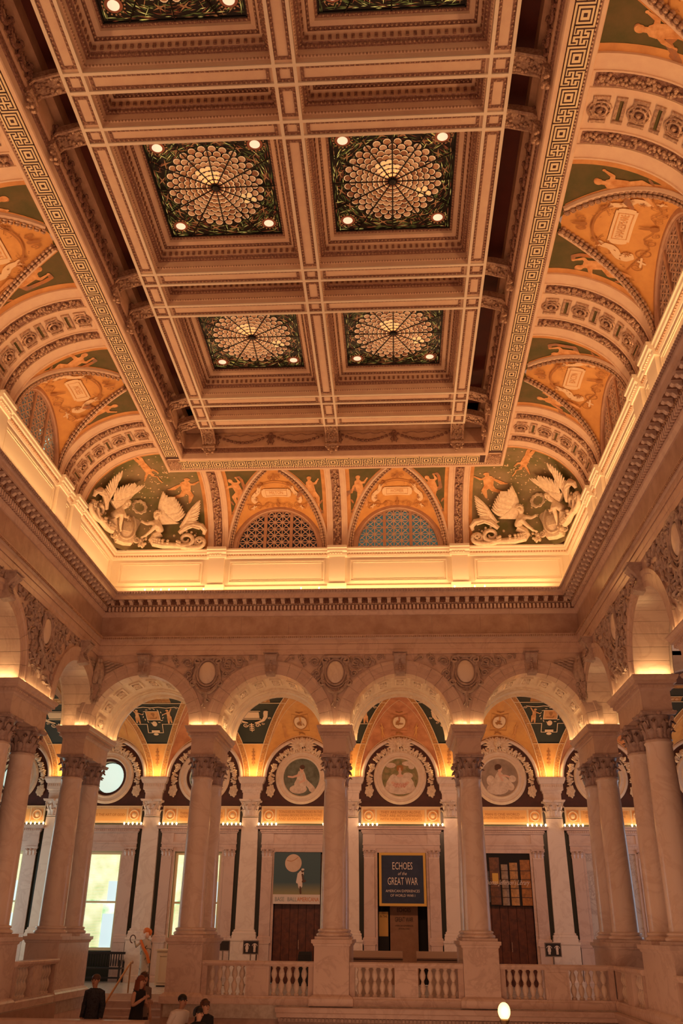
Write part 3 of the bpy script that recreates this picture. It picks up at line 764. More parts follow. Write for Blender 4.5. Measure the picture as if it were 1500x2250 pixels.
def skylight(cx, cy, label):
    root = thing('stained_glass_skylight', label, 'skylight', (cx, cy, 13.99), 0, 'stained glass skylights in the ceiling')
    hx, hy = 1.26, 1.385; sy = 1.06
    obj('lead_ground', MB().box(-hx, hx, -hy, hy, .03, .05), M_lead, root)
    bgm = MB(); bgr = MB(); bgc = MB(); bgy = MB(); rd = random.Random(int(cx*10+cy*100))
    # woven background strips and ribbons
    for i in range(1500):
        x, y = rd.uniform(-hx+.04, hx-.04), rd.uniform(-hy+.04, hy-.04); rr = sqrt(x*x+(y/sy)**2)
        if rr < .96: continue
        if abs(x) > hx-.12: a = pi/2
        elif abs(y) > hy-.12: a = 0
        else: a = math.atan2(y, x)+pi/2+rd.uniform(-.25, .25)+(pi/2 if rd.random() < .25 else 0)
        L = rd.uniform(.04, .11); wd = rd.uniform(.005, .010); c_, s_ = cos(a), sin(a)
        t_ = rd.random(); tgt = bgm if t_ < .5 else bgr if t_ < .72 else bgc if t_ < .86 else bgy
        tgt.add([(x+L*c_*p-wd*s_*q, y+L*s_*p+wd*c_*q, .022) for p, q in ((-1,0),(0,-1),(1,0),(0,1))], [(0,1,2,3)])
    # ribbons crossing round the rosette
    for i in range(16):
        a = 2*pi*(i+.5)/16; R = 1.10
        for d in (.5, -.5):
            q = a+pi/2+d*1.1; x, y = R*cos(a), R*sin(a)*sy
            if abs(x) > hx-.1 or abs(y) > hy-.12: continue
            bgc.add([(x+.13*cos(q)*p-.018*sin(q)*w_, y+.13*sin(q)*p+.018*cos(q)*w_, .018) for p, w_ in ((-1,0),(0,-1),(1,0),(0,1))], [(0,1,2,3)])
    for x, y, r0 in [(sx*.98, sy_*1.06, 0) for sx in (-1,1) for sy_ in (-1,1)]:
        for a in frames(16): bgc.add([(x+.19*cos(a)+.018*cos(t), y+.17*sin(a)+.018*sin(t), .014) for t in frames(6)], [tuple(range(6))])
        bgr.add([(x+.16*cos(t), y+.14*sin(t), .013) for t in frames(18)], [tuple(range(18))])
        obj('opal_disc', MB().add([(x+.105*cos(t), y+.098*sin(t), .008) for t in frames(20)], [tuple(range(20))]), M_disc, root)
    obj('green_glass', bgm, M_gg, root)['kind'] = 'stuff'; obj('red_glass', bgr, M_gr, root)['kind'] = 'stuff'; obj('ribbon_glass', bgc, PET[1], root)['kind'] = 'stuff'; obj('yellow_glass', bgy, M_brgt, root)['kind'] = 'stuff'
    rims = MB(); inner = [MB() for _ in PET]; darks = MB(); dmid = MB()
    for i in range(RINGS-1, -1, -1):
        n = 28 if i >= 4 else 24; R = rr_(i); wv = (rr_(i)-rr_(i-1)) if i else .07; r = min(.088, .50*wv+.008+R*.030); z = .004+.0018*i
        for k in range(n):
            a = 2*pi*(k+.5*(i % 2))/n; x, y = R*cos(a), R*sin(a)*sy
            darks.add([(x+(r+.026)*cos(t), y+(r+.026)*sin(t), z+.0012) for t in frames(10)], [tuple(range(10))])
            rims.add([(x+r*.90*cos(t)+.016*cos(a), y+r*.90*sin(t)+.016*sin(a), z+.0008) for t in frames(10)], [tuple(range(10))])
            q = rd.random(); m = 0 if q < .5 else 1 if q < .85 else 2
            if (x+.1)**2+(y+.3)**2 < .05 or (x-.6)**2+(y-.3)**2 < .02: m = 3
            if i >= 3: link('glass_petal', pm_[(i, m)], root, (x, y, z))
            else: inner[m].add([(x+r*.76*cos(t), y+r*.76*sin(t), z) for t in frames(8)], [tuple(range(8))])
            dmid.add([(x-.55*r*cos(a)+r*.40*cos(t), y-.55*r*sin(a)+r*.40*sin(t), z-.0005) for t in frames(6)], [tuple(range(6))])
    for m, b_ in zip(PET, inner):
        if b_.v: obj('small_petals', b_, m, root)['kind'] = 'stuff'
    obj('petal_rim', rims, M_rimg, root)['kind'] = 'stuff'; obj('petal_came', darks, M_lead, root)['kind'] = 'stuff'; obj('petal_heart', dmid, M_gr, root)['kind'] = 'stuff'
    ld = MB()
    for k in range(12):
        a = 2*pi*k/12; L = min(hx/abs(cos(a)) if abs(cos(a)) > .01 else 99, hy/abs(sin(a)) if abs(sin(a)) > .01 else 99)
        ld.tube([(0,0,0), (L*cos(a), L*sin(a), 0)], .014, 4)
    ld.lathe([(.07,0),(.07,-.03),(0.02,-.05)], n=10)
    for (a, c, d, e) in ((-hx,hx,-hy,-hy+.03),(-hx,hx,hy-.03,hy),(-hx,-hx+.03,-hy,hy),(hx-.03,hx,-hy,hy)): ld.box(a, c, d, e, 0, .02)
    obj('lead_bars', ld, M_lead, root)
rows = [(8.035,'row cut by the top edge'),(13.105,'middle row'),(18.17,'far row near the rear wall')]
for cy, rn in rows:
    for cx, sd in ((-1.85,'left'),(1.85,'right')):
        skylight(cx, cy, 'stained glass skylight with amber rosette, %s one of the %s' % (sd, rn))
# ---- consoles carrying the grid
def console_mesh():
    mb = MB(); pts = []
    # side profile in (y,z): y toward the pit wall (frame), from frame ledge up to the beam
    A = [(.52,12.92),(.56,13.10),(.48,13.22),(.34,13.26),(.22,13.30),(.10,13.34),(-.03,13.36),(-.05,13.46),(.06,13.52),(.20,13.50),(.34,13.46),(.50,13.40),(.62,13.40),(.62,12.90)]
    mb.prismx([(y, z) for y, z in A], -.17, .17)
    for s_ in (-.17, .17): mb.tube([(s_, y, z) for y, z in A[:7]], .035, 6)
    mb.tube([(-.19,0,13.41),(.19,0,13.41)], .075, 10); mb.tube([(-.19,.54,13.0),(.19,.54,13.0)], .07, 10)
    rd = random.Random(5)
    for i in range(60):
        f = rd.random(); k = f*6; j = int(k); q = k-j; y = A[j][0]+(A[j+1][0]-A[j][0])*q; z = A[j][1]+(A[j+1][1]-A[j][1])*q
        mb.ball((rd.uniform(-.15,.15), y, z-.02), .035, .04, .03, 5, 4)
    for i in range(8): mb.ball((rd.uniform(-.13,.13), .50+rd.uniform(-.04,.05), 12.86-.03*i*.5), .05, .05, .05, 5, 4)
    return mb
cm = fine(console_mesh().mesh('console', M_orn2, True))
for a, c in TB[2:]:
    y = (a+c)/2
    for sg in (-1, 1): link('console', cm, ceil, (sg*3.88, y, 0), rz=(pi/2 if sg < 0 else -pi/2))
for a, c in LB: link('console', cm, ceil, ((a+c)/2, YB+.03, 0))
# swagged frieze on the pit wall
def swags(L, step, mname='swag_frieze'):
    mb = MB(); n = max(1, int(L/step)); st = L/n; rd = random.Random(9)
    for i in range(n):
        x0 = -L/2+st*i
        for k in range(15):
            t = k/14; x = x0+st*t; z = 13.40-.26*sin(pi*t); mb.ball((x, -.02, z), .045+.02*sin(pi*t), .04, .05, 5, 4)
        mb.tube([(x0+st*.15+st*.7*t/10, -.01, 13.40-.03*sin(t*1.9)) for t in range(11)], .015, 4)
        mb.tube([(x0, -.02, 13.42-.3*t/5) for t in range(6)], .04, 5); mb.ball((x0, -.03, 13.42), .07, .05, .06)
        mb.tube([(x0+.08+.03*sin(t*2), -.01, 13.40-.33*t/6) for t in range(7)], .014, 4); mb.tube([(x0-.08-.03*sin(t*2), -.01, 13.40-.33*t/6) for t in range(7)], .014, 4)
    return mb
for x in (-1.85, 1.85): obj('swag_frieze', swags(3.3, 1.1), M_orn, ceil, loc=(x, YO-.70*1.34-.01, 0))
for sg in (-1, 1):
    for y0, y1 in CY: obj('swag_frieze', swags(y1-y0+.7, .42), M_orn, ceil, loc=(sg*(XO-.71), (y0+y1)/2, 0), rz=(pi/2 if sg < 0 else -pi/2))
# ------------------------------------------------------------ gallery vault
GZ = 5.42; GRISE = 2.62; GRUN = 3.6
def gv(x, t, off=0.0):
    a = t*pi/2; y = -GRUN*(1-cos(a)); z = GZ+GRISE*sin(a)
    ny, nz = -cos(a)*GRISE, -sin(a)*GRUN; L = sqrt(ny*ny+nz*nz)
    return (x, y+off*ny/L, z+off*nz/L)
GT = .93
def gw(s, w0): return w0*(1-max(0,s)**1.55)
def gpen(th, r, w0, RL, off=0.0):
    u = cos(th); s = max(0, 1-abs(u))**(1/1.55)
    L = Vector((RL*u, 0, GZ-.03+RL*sqrt(max(0, 1-u*u)))); G = Vector(gv(w0*u, GT*s)); p = L.lerp(G, r); p.z -= off; p.y -= off*.6
    return tuple(p)
M_band = mat('gold_patterned_band', (.62,.30,.08), .6, col2=(.34,.13,.04), scale=22, detail=2)
M_line = mat('cream_line', (.85,.62,.36), .6)
M_rose = mat('rose_fresco', (.66,.28,.12), .7, col2=(.48,.17,.07), scale=2.5)
def gbay(loc, rz, period, w0=1.60, RL=1.50, seed=0):
    root = struct('vault_penetration', MB().grid(lambda u, v: gpen(u*pi, v, w0, RL), 36, 8), M_orange if seed % 2 else M_rose, None, True, loc, rz)
    bd = MB(); ln = MB()
    for sg in (-1, 1):
        bd.grid(lambda u, v: gv(sg*(gw(v, w0)-.02+.20*u), v*GT, .012), 1, 22)
        for e in (-.03, .18):
            ln.tube([gv(sg*(gw(i/22, w0)+e), i/22*GT, .014) for i in range(23)], .016, 4)
    bd.grid(lambda u, v: gpen(u*pi, .0+.055*v, w0, RL, .012), 30, 1); obj('patterned_band', bd, M_band, root)
    ln.tube([gpen(pi*i/30, .065, w0, RL, .012) for i in range(31)], .012, 4)
    # inner triangle line
    for sg in (-1, 1): ln.tube([gpen(math.acos(sg*.82*(1-i/14)), .80, w0, RL, .014) for i in range(15)], .009, 4)
    obj('painted_line', ln, M_line, root)
    ar = MB(); pr = [(RL+.0,.06),(RL+.0,-.06),(RL-.06,-.09),(RL-.12,-.06),(RL-.13,.06)]
    ar.loft([[(r*cos(a), y, GZ-.03+r*sin(a)) for r, y in pr] for a in [pi*i/30 for i in range(31)]], True, True, True)
    sobj('wall_arch', ar, M_marbleW, root)
    def G_(a, b, off):
        u = max(-.97, min(.97, a/1.55)); th = math.acos(u); yg = -gpen(th, 1, w0, RL)[1]; return gpen(th, max(0, min(1, b*3.0/max(.05, yg))), w0, RL, off)
    f = lambda a, b: G_(a, b, .02)
    P = Paint(); P.ell(0, .36, .24, .13, n=20)
    decal('painted_medallion', P, f, M_creamp, root)
    P = Paint(); P.frame(-.32, .32, .18, .52, .008); P.ell(0, .36, .28, .155, n=20); P.line([(-.12,.10),(0,.15),(.12,.10)], .012); P.line([(-.12,.15),(.12,.10)], .010); P.rect(-.14, .14, .57, .59)
    decal('painted_ornament', P, lambda a, b: G_(a, b, .015), M_brownp, root)
    P = Paint(); rd = random.Random(seed)
    for i in range(7): P.line([(-.14+.28*rd.random(), .30+.1*rd.random()), (-.12+.26*rd.random(), .31+.1*rd.random())], .012)
    decal('painted_detail', P, lambda a, b: G_(a, b, .03), M_brownp, root)
    P = Paint()
    for sg in (-1, 1): nude(P, sg*.66, .20, .26, 0, sg)
    decal('painted_figure', P, lambda a, b: G_(a, b, .018), M_orange2 if seed % 2 else M_orange, root)
    return root
def gfield(loc, rz, period, kind, w0=1.60, deco=True, m=None):
    h = lambda t: period/2-(gw(min(1, t/GT), w0) if t < GT else 0)
    fn = lambda t0, t1, off=0: (lambda u, v: gv((2*u-1)*h(t0+(t1-t0)*v), t0+(t1-t0)*v, off))
    root = struct('vault_panel', MB().grid(fn(.30, 1), 8, 22), m or M_black, None, True, loc, rz)
    obj('vault_foot', MB().grid(fn(0, .30), 4, 8), M_orange, root, True)
    if not deco: return root
    ln = MB(); ln.tube([gv(h(.30)*(i/4-1), .30, .02) for i in range(9)], .014, 4)
    P = Paint()      # coordinates: x metres, y arc metres (t*4.9)
    fm = lambda a, b: gv(a, b/4.9, .02)
    P.line([(0,.5),(0,1.25)], .02)
    for k in range(4): P.leafy((0,.6+.17*k), 0, .08, .025); P.leafy((0,.6+.17*k), pi, .08, .025)
    decal('painted_stem', P, fm, M_brownp, root)
    P = Paint()
    if kind == 0:     # portrait square held by two putti over a stepped bracket
        P.frame(-.27, .27, 2.62, 3.12, .03); P.line([(-.86,2.42),(-.30,2.42),(-.30,2.0),(-.12,2.0)], .014); P.line([(.86,2.42),(.30,2.42),(.30,2.0),(.12,2.0)], .014)
        P.rect(-.16, .16, 2.0, 2.12); P.ell(0, 1.93, .10, .06); P.ell(0, 2.44, .10, .13)
        for sg in (-1, 1): P.line([(sg*.95,3.36),(sg*.6,3.30),(sg*.3,3.36),(0,3.32)], .022); P.spiral(sg*1.0, 3.30, .07, 1.2, 0, sg, .014)
        for k in range(16):
            a = 2*pi*k/16; P.leafy((.37*cos(a), 2.86+.37*sin(a)), a+1.2, .11, .02)
    else:             # tablet between two cornucopias
        P.rect(-.34, .34, 2.72, 3.05); P.rect(-.40, .40, 3.08, 3.12); P.rect(-.40, .40, 2.65, 2.69)
        for sg in (-1, 1):
            P.line([(sg*.60,3.0),(sg*.58,2.8),(sg*.48,2.62),(sg*.30,2.52),(sg*.16,2.48)], .09, .03); P.spiral(sg*.24, 2.36, .10, 1.4, 0, sg, .02); P.spiral(sg*.45, 2.45, .06, 1.2, 0, -sg, .012); P.ell(sg*.62, 3.08, .09, .06)
            P.spiral(sg*.72, 2.72, .06, 1.2, 0, sg, .012)
        P.line([(0,2.45),(0,2.05)], .03, .01)
        for k in range(4): P.leafy((0,2.1+.09*k), .5, .12, .02); P.leafy((0,2.1+.09*k), pi-.5, .12, .02)
    decal('painted_ornament', P, fm, M_creamp, root)
    if kind == 0:
        P = Paint()
        for sg in (-1, 1):
            P.cap((sg*.62,2.80), (sg*.62,3.02), .065, .07).ell(sg*.60, 3.15, .06); P.cap((sg*.60,2.80), (sg*.57,2.48), .06, .03).cap((sg*.66,2.80), (sg*.69,2.50), .06, .03).cap((sg*.58,3.02), (sg*.40,2.92), .03, .02).cap((sg*.67,3.04), (sg*.78,3.26), .03, .02)
        decal('painted_putto', P, fm, M_flesh, root)
        P = Paint(); P.rect(-.24, .24, 2.65, 3.09); decal('painted_portrait', P, fm, M_orange2, root)
        P = Paint(); P.ell(0, 2.90, .10, .13); P.line([(-.13,2.74),(.1,2.72),(.14,2.84)], .03); decal('painted_portrait_head', P, lambda a, b: gv(a, b/4.9, .026), M_brownp, root)
    # patterned frieze at the crown
    P = Paint(); P.rect(-h(.74)-.0, h(.74), 3.56, 3.60, 8).rect(-.85, .85, 3.90, 3.94, 8)
    decal('painted_line', P, fm, M_line, root)
    P = Paint(); P.rect(-.85, .85, 3.62, 3.88, 8).rect(-1.9, 1.9, 4.58, 4.9, 8); decal('painted_frieze', P, lambda a, b: gv(a, b/4.9, .012), M_band, root)
    P = Paint()
    for k in range(9): P.spiral(-.68+.17*k, 3.75, .06, 1.3, k, 1, .012)
    decal('painted_frieze_pattern', P, lambda a, b: gv(a, b/4.9, .022), M_brownp if kind == 0 else M_creamp, root)
    obj('painted_line', ln, M_line, root)
    return root
for k in range(-4, 4):
    gbay((BAY*(k+.5), GY, 0), 0, BAY, seed=k+8)
for k in range(-4, 5): gfield((BAY*k, GY, 0), 0, BAY, abs(k) % 2)
for k in range(-2, 2): gbay((BAY*(k+.5), 27.46, 0), pi, BAY, seed=k+20)
for k in range(-2, 3): gfield((BAY*k, 27.46, 0), pi, BAY, abs(k) % 2, deco=True)
struct('ceiling_flat', MB().box(7.6, 15.4, 27.4, 31.1, 8.06, 8.2).box(-15.4, -7.6, 27.4, 31.1, 8.06, 8.2), M_pompeii)
for sg in (-1, 1):
    for c in SA[:3]:
        for x, rz in ((8.06, pi/2), (15.26, -pi/2)):
            if sg < 0: x = -x; rz = -rz
            gbay((x, c, 0), rz, 5.33, w0=2.0, RL=1.62, seed=int(c))
            gfield((x, c-2.665, 0), rz, 5.33, int(c) % 2, w0=2.0, m=M_pompeii)
    struct('wall_gallery_end', MB().box(*sorted((sg*15.27, sg*15.5)), 5, 34.7, ZF, 8.1), M_pompeii)
    # wall over the arch where the side gallery meets the back gallery
    mb = MB()
    for i in range(24):
        a0, a1 = pi*i/24, pi*(i+1)/24; xc = sg*11.66
        p0, p1 = (xc+3.3*cos(a0), 5.4+2.45*sin(a0)), (xc+3.3*cos(a1), 5.4+2.45*sin(a1))
        mb.add([(p0[0],27.4,p0[1]),(p1[0],27.4,p1[1]),(p1[0],27.4,8.2),(p0[0],27.4,8.2)], [(0,1,2,3)])
        q0, q1 = (xc+3.1*cos(a0), 5.4+2.25*sin(a0)), (xc+3.1*cos(a1), 5.4+2.25*sin(a1))
        mb.add([(p0[0],27.3,p0[1]),(p1[0],27.3,p1[1]),(q1[0],27.3,q1[1]),(q0[0],27.3,q0[1]),(q0[0],27.6,q0[1]),(q1[0],27.6,q1[1])], [(0,1,2,3),(3,2,5,4)])
    struct('gallery_arch', mb, M_marbleW)
# ------------------------------------------------------------ far wall of the gallery
def plate_hole(mb, x0, x1, z0, z1, cx, cz, r, y, n=32):
    for i in range(n):
        a0, a1 = 2*pi*i/n, 2*pi*(i+1)/n
        def edge(a):
            dx, dz = cos(a), sin(a); t = min([(x1-cx)/dx if dx > 1e-6 else 99, (x0-cx)/dx if dx < -1e-6 else 99, (z1-cz)/dz if dz > 1e-6 else 99, (z0-cz)/dz if dz < -1e-6 else 99]); return (cx+dx*t, y, cz+dz*t)
        mb.add([(cx+r*cos(a0),y,cz+r*sin(a0)),(cx+r*cos(a1),y,cz+r*sin(a1)),edge(a1),edge(a0)], [(0,1,2,3)])
wl = MB(); ws = MB()
WINK = [-4, -3, -2]; DOORK = [-1, 0, 1]
for k in range(-4, 4):
    xc = BAY*(k+.5); a, b = xc-BAY/2, xc+BAY/2
    if k in WINK:
        plate_hole(wl, a, b, 4.2, 7.0, xc, 5.39, .60, GY)
        ws.box(a, xc-.90, GY, GY+.1, ZF, 4.2).box(xc+.90, b, GY, GY+.1, ZF, 4.2).box(xc-.9, xc+.9, GY, GY+.1, 2.75, 4.2).box(xc-.9, xc+.9, GY, GY+.1, ZF, -.72)
    else:
        wl.box(a, b, GY, GY+.1, 4.2, 7.0)
        if k in DOORK: ws.box(a, xc-.94, GY, GY+.1, ZF, 4.2).box(xc+.94, b, GY, GY+.1, ZF, 4.2).box(xc-.94, xc+.94, GY, GY+.1, 2.72, 4.2)
        else: ws.box(a, b, GY, GY+.1, ZF, 4.2)
struct('wall_far', wl, M_pompeii); struct('wall_far_lower', ws, M_strip)
struct('baseboard_far', MB().box(-15.3, -10.55, GY-.03, GY, ZF, ZF+.25).box(7.65, 15.3, GY-.03, GY, ZF, ZF+.25), M_marbleW)
# ------------------------------------------------------------ Corinthian leaves and capitals
def leaf_mb(h, wd, curl=.10, n=7):
    """acanthus leaf standing at the origin, bending toward -y at its tip"""
    mb = MB(); half = [.55,.8,.62,.95,.7,.85,.55,.15]; R = []
    for i in range(n+1):
        v = i/n; z = h*min(1, v*1.12) if v < .85 else h*(.97-(v-.85)*1.3); y = -curl*v**3.2*1.3; k = half[min(i, 7)]*wd
        R.append([(-k, y+.03, z-.01), (-k*.5, y-.002, z), (0, y-.02, z), (k*.5, y-.002, z), (k, y+.03, z-.01)])
    mb.loft(R, False); return mb
def volute_mb(r=.06, th=.025):
    mb = MB(); pts = [(-(.0+r*(1-.8*i/16)*cos(2*pi*1.4*i/16+pi)), -r*.2, r*(1-.8*i/16)*sin(2*pi*1.4*i/16+pi)) for i in range(17)]
    mb.tube(pts, th, 5); return mb
M_leafm = M_cap
def capital_set(R, H, m, name='capital', sq=False):
    """meshes for a Corinthian capital: bell+abacus, lower leaf, upper leaf, volute"""
    b = MB(); b.lathe([(R*1.02,0),(R*1.08,.015),(R*1.02,.035),(R*.95,.05),(R*.95,H*.5),(R*1.05,H*.78),(R*1.2,H*.86),(R*.9,H*.87)], n=20)
    q = R*1.42; pts = []
    for s_ in range(4):
        a = pi/2*s_
        for t in (-.92,-.5,0,.5,.92):
            d = q*(1-.14*(1-t*t)) ; x, y = d, t*q; pts.append((x*cos(a)-y*sin(a), x*sin(a)+y*cos(a)))
    b.loft([[(x*k, y*k, z) for x, y in pts] for k, z in ((.92,H*.87),(.96,H*.90),(.96,H*.93),(1,H*.95),(1,H))], True, True, True)
    for a in frames(4): b.ball((R*1.25*cos(a), R*1.25*sin(a), H*.92), R*.17, R*.17, R*.17, 6, 4)
    bell = b.mesh(name, m, True); fine(bell)
    l1 = leaf_mb(H*.40, R*.34, R*.34).mesh('acanthus_leaf', m, True); l2 = leaf_mb(H*.68, R*.32, R*.40).mesh('acanthus_leaf', m, True)
    vm = MB(); vm.tube([(0,0,H*.50),(0,-R*.10,H*.66),(0,-R*.34,H*.80)], [R*.06,R*.09,R*.08], 5)
    vm.tube([(0, -R*.36+R*.19*(1-.75*i/12)*cos(2*pi*1.2*i/12-1.9), H*.77+R*.19*(1-.75*i/12)*sin(2*pi*1.2*i/12-1.9)+.0) for i in range(13)], R*.065, 5)
    return bell, l1, l2, vm.mesh('volute', m, True), R, H
def put_capital(root, cs, x, y, z, half=False):
    bell, l1, l2, vo, R, H = cs
    c = link('capital', bell, root, (x, y, z))
    for i in range(8):
        a = 2*pi*i/8
        link('acanthus_leaf', l1, c, (R*.97*sin(a), -R*.97*cos(a), .03), a)
        a += pi/8; link('acanthus_leaf', l2, c, (R*.95*sin(a), -R*.95*cos(a), .03), a)
    for i in range(4):
        a = pi/4+pi/2*i; link('volute', vo, c, (R*1.08*sin(a), -R*1.08*cos(a), 0), a)
    return c
CS = capital_set(.295, .62, M_cap)
shaft = MB(); pr = [(.37,0),(.372,.02),(.345,.05)]
for i in range(13): t = i/12; pr.append((.343-.055*t**1.6, .06+3.76*t))
pr += [(.31,3.85),(.315,3.875),(.295,3.90),(.29,3.93)]
shaft.lathe(pr, n=40); shaft_me = fine(shaft.mesh('column_shaft', M_shaft, True))
base = MB(); base.box(-.45, .45, -.45, .45, -.20, -.13)
bp_ = [(.40,-.13)]+[(.40+.045*cos(a), -.09+.045*sin(a)) for a in [-pi/2+pi*i/6 for i in range(7)]]+[(.385,-.03),(.375,-.02)]+[(.375+.03*cos(a), .012+.03*sin(a)) for a in [-pi/2+pi*i/5 for i in range(6)]]+[(.36,.05)]
base.lathe(bp_, n=32); base_me = fine(base.mesh('column_base', M_shaft, True))
ped = MB().rects([(.56,1.34,ZF),(.56,1.34,ZF+.16),(.53,1.31,ZF+.20),(.49,1.27,ZF+.23),(.455,1.235,ZF+.25),(.455,1.235,-.36),(.48,1.26,-.34),(.49,1.27,-.30),(.53,1.31,-.28),(.53,1.31,-.20)])
ped_me = ped.mesh('pedestal', M_ped)
imp = MB().rects([(.33,1.10,4.54),(.33,1.10,5.0),(.35,1.12,5.01),(.36,1.13,5.05),(.40,1.17,5.06),(.40,1.17,5.13),(.42,1.19,5.15),(.47,1.25,5.16),(.47,1.25,5.22),(.49,1.28,5.24),(.515,1.33,5.30),(.515,1.33,5.33)])
for i in range(9): 
    x = -.36+.09*i
    for y in (-1.17-.03, 1.17): imp.box(x-.028, x+.028, y, y+.03, 5.065, 5.125)
for i in range(26):
    y = -1.14+.0912*i
    for x in (-.43, .40): imp.box(x, x+.03, y-.028, y+.028, 5.065, 5.125)
imp_me = imp.mesh('impost', M_marble)
gl = MB().box(-.30, .30, -1.05, 1.05, 5.335, 5.345); M_glow = mat('uplight_tube', (1,.8,.5), .4, emit=(1,.62,.25), es=2.5)
gl_me = gl.mesh('uplight', M_glow)
def pier(x, y, label, light=True, lrg=1.0):
    root = thing('column_pier', label, 'column', (x, y, 0), 0, 'paired column piers of the arcades')
    link('pedestal', ped_me, root)
    for d in (-.78, .78):
        link('column_base', base_me, root, (0, d, 0)); link('column_shaft', shaft_me, root, (0, d, 0)); put_capital(root, CS, 0, d, 3.92)
    link('impost', imp_me, root)
    return root
LBL = ['pier of paired marble columns at the left rear corner, beside the bench','pier of paired marble columns right of the steps, second from the left rear corner','pier of paired marble columns in the middle of the rear arcade, beside the baseball banner','pier of paired marble columns right of the blue war banner in the rear arcade','pier of paired marble columns at the right rear corner of the hall']
for x, l in zip(PXS, LBL):
    pier(x, PYC, l)
    area('uplight_light', (x, 24.905, 5.35), (radians(180-10), 0, 0), .8, .05, 3.2, GOLD)
    for s_ in (-1, 1): area('uplight_light', (x+s_*.475, 26.2, 5.35), (0, radians(180+s_*14), 0), .05, 2.3, 7, GOLD)
for sg, nm_ in ((-1,'left'),(1,'right')):
    for y, l in ((20.93,'%s side pier of paired columns, nearer the camera than the corner pier'),(15.6,'nearest %s side pier of paired columns, mostly outside the picture')):
        pier(sg*7.65, y, l % nm_)
        area('uplight_light', (sg*7.19, y, 5.35), (0, radians(180-sg*10), 0), .05, 2.2, 5, GOLD)
        for s_ in (-1, 1): area('uplight_light', (sg*7.65, y+s_*1.27, 5.35), (radians(180+s_*12), 0, 0), .75, .05, 5, GOLD)
# ------------------------------------------------------------ keystones, cartouches and spandrel carving
def keystone_mb():
    mb = MB(); pr = [(.02,6.78),(-.17,6.80),(-.21,6.84),(-.19,6.92),(-.13,7.02),(-.12,7.12),(-.19,7.22),(-.27,7.30),(-.30,7.36),(-.28,7.42),(.02,7.42)]
    R = [[(s_*(.13+.05*(z-6.78)/.64), y, z) for y, z in pr] for s_ in (-1, -.4, .4, 1)]
    mb.loft(R, True, True, True); mb.tube([(-.14,-.19,6.86),(.14,-.19,6.86)], .055, 8); mb.tube([(-.18,-.25,7.36),(.18,-.25,7.36)], .06, 8)
    for i in range(7): mb.ball((0, -.15-.03*abs(i-3), 6.9+i*.07), .05, .03, .04, 5, 4)
    mb.box(-.22, .22, -.33, .02, 7.41, 7.445)
    return mb
key_me = fine(keystone_mb().mesh('keystone', M_cap, True))
def cartouche_mb():
    mb = MB(); fr = MB()
    mb.ball((0, -.03, 6.90), .25, .07, .34, 20, 10)
    for R_, r in ((.31,.035),(.37,.025)):
        fr.tube([(R_*cos(a), -.04, 6.90+R_*1.27*sin(a)) for a in [2*pi*i/28 for i in range(29)]], r, 6)
    for s_ in (-1, 1):
        fr.tube([(s_*(.36+.03*sin(i*.5)), -.06, 6.55+.06*i) for i in range(12)], .05, 6)
        fr.tube([(s_*(.30-.14*(1-.8*i/14)*cos(i*.62)), -.08, 7.24+.12*(1-.8*i/14)*sin(i*.62)) for i in range(15)], .04, 6)
        fr.tube([(s_*(.40-.10*(1-.8*i/14)*cos(i*.62)), -.08, 6.56+.10*(1-.8*i/14)*sin(i*.62)) for i in range(15)], .035, 6)
        fr.tube([(s_*.36,-.05,6.60),(s_*.28,-.07,6.45),(s_*.14,-.06,6.32),(0,-.06,6.26)], .045, 6)
        fr.tube([(s_*.40,-.05,7.3),(s_*.2,-.08,7.36),(0,-.08,7.34)], .05, 6)
    fr.tube([(0,-.05,6.30),(0,-.05,5.85)], [.07,.03], 6)
    for i in range(5): fr.ball((0, -.06, 6.28-.1*i), .07-.01*i, .04, .05, 6, 4)
    return mb, fr
co_mb, cf_mb = cartouche_mb(); co_me = fine(co_mb.mesh('shield', M_marbleW, True)); cf_me = fine(cf_mb.mesh('cartouche', M_carve, True))
def scrollwork(w_, seed, dense=1.0):
    """acanthus scrolls filling a triangular spandrel between two arch rings, centred on x=0, z up to 7.42"""
    mb = MB(); rd = random.Random(seed)
    def inside(x, z):
        for c in (-w_, w_):
            if (x-c)**2+(z-ZA)**2 < (RO+.06)**2: return False
        return z < 7.40 and z > 5.6 and not (abs(x) < .40 and 6.45 < z < 7.4)
    for i in range(int(240*dense)):
        x, z = rd.uniform(-w_, w_), rd.uniform(5.6, 7.4)
        if not inside(x, z): continue
        a = rd.uniform(0, 2*pi); q = Matrix.Rotation(a, 3, 'Y'); mb.ball((x, -.03, z), .035, .05, .10, 5, 4, q)
    for s_ in (-1, 1):
        for (x, z, R_) in ((.62,7.2,.16),(.98,7.28,.10),(.55,6.85,.11),(1.3,7.33,.07),(w_*.0+.28,6.2,.08)):
            if not inside(s_*x, z): continue
            mb.tube([(s_*(x+R_*(1-.85*i/16)*cos(i*.6)), -.05, z+R_*(1-.85*i/16)*sin(i*.6)) for i in range(17)], [.035*(1-.5*i/16) for i in range(17)], 6)
    return mb
for k in range(4): link('keystone', key_me, wall_back, (-5.745+BAY*k, 0, 0))
sc_me = fine(scrollwork(BAY/2, 3).mesh('spandrel_carving', M_carve, True))
for k in (-1, 0, 1):
    link('spandrel_carving', sc_me, wall_back, (k*BAY, 0, 0)); link('cartouche', cf_me, wall_back, (k*BAY, 0, 0)); link('shield', co_me, wall_back, (k*BAY, 0, 0))
wide_me = fine(scrollwork(2.665, 8, 2.6).mesh('spandrel_carving', M_carve, True))
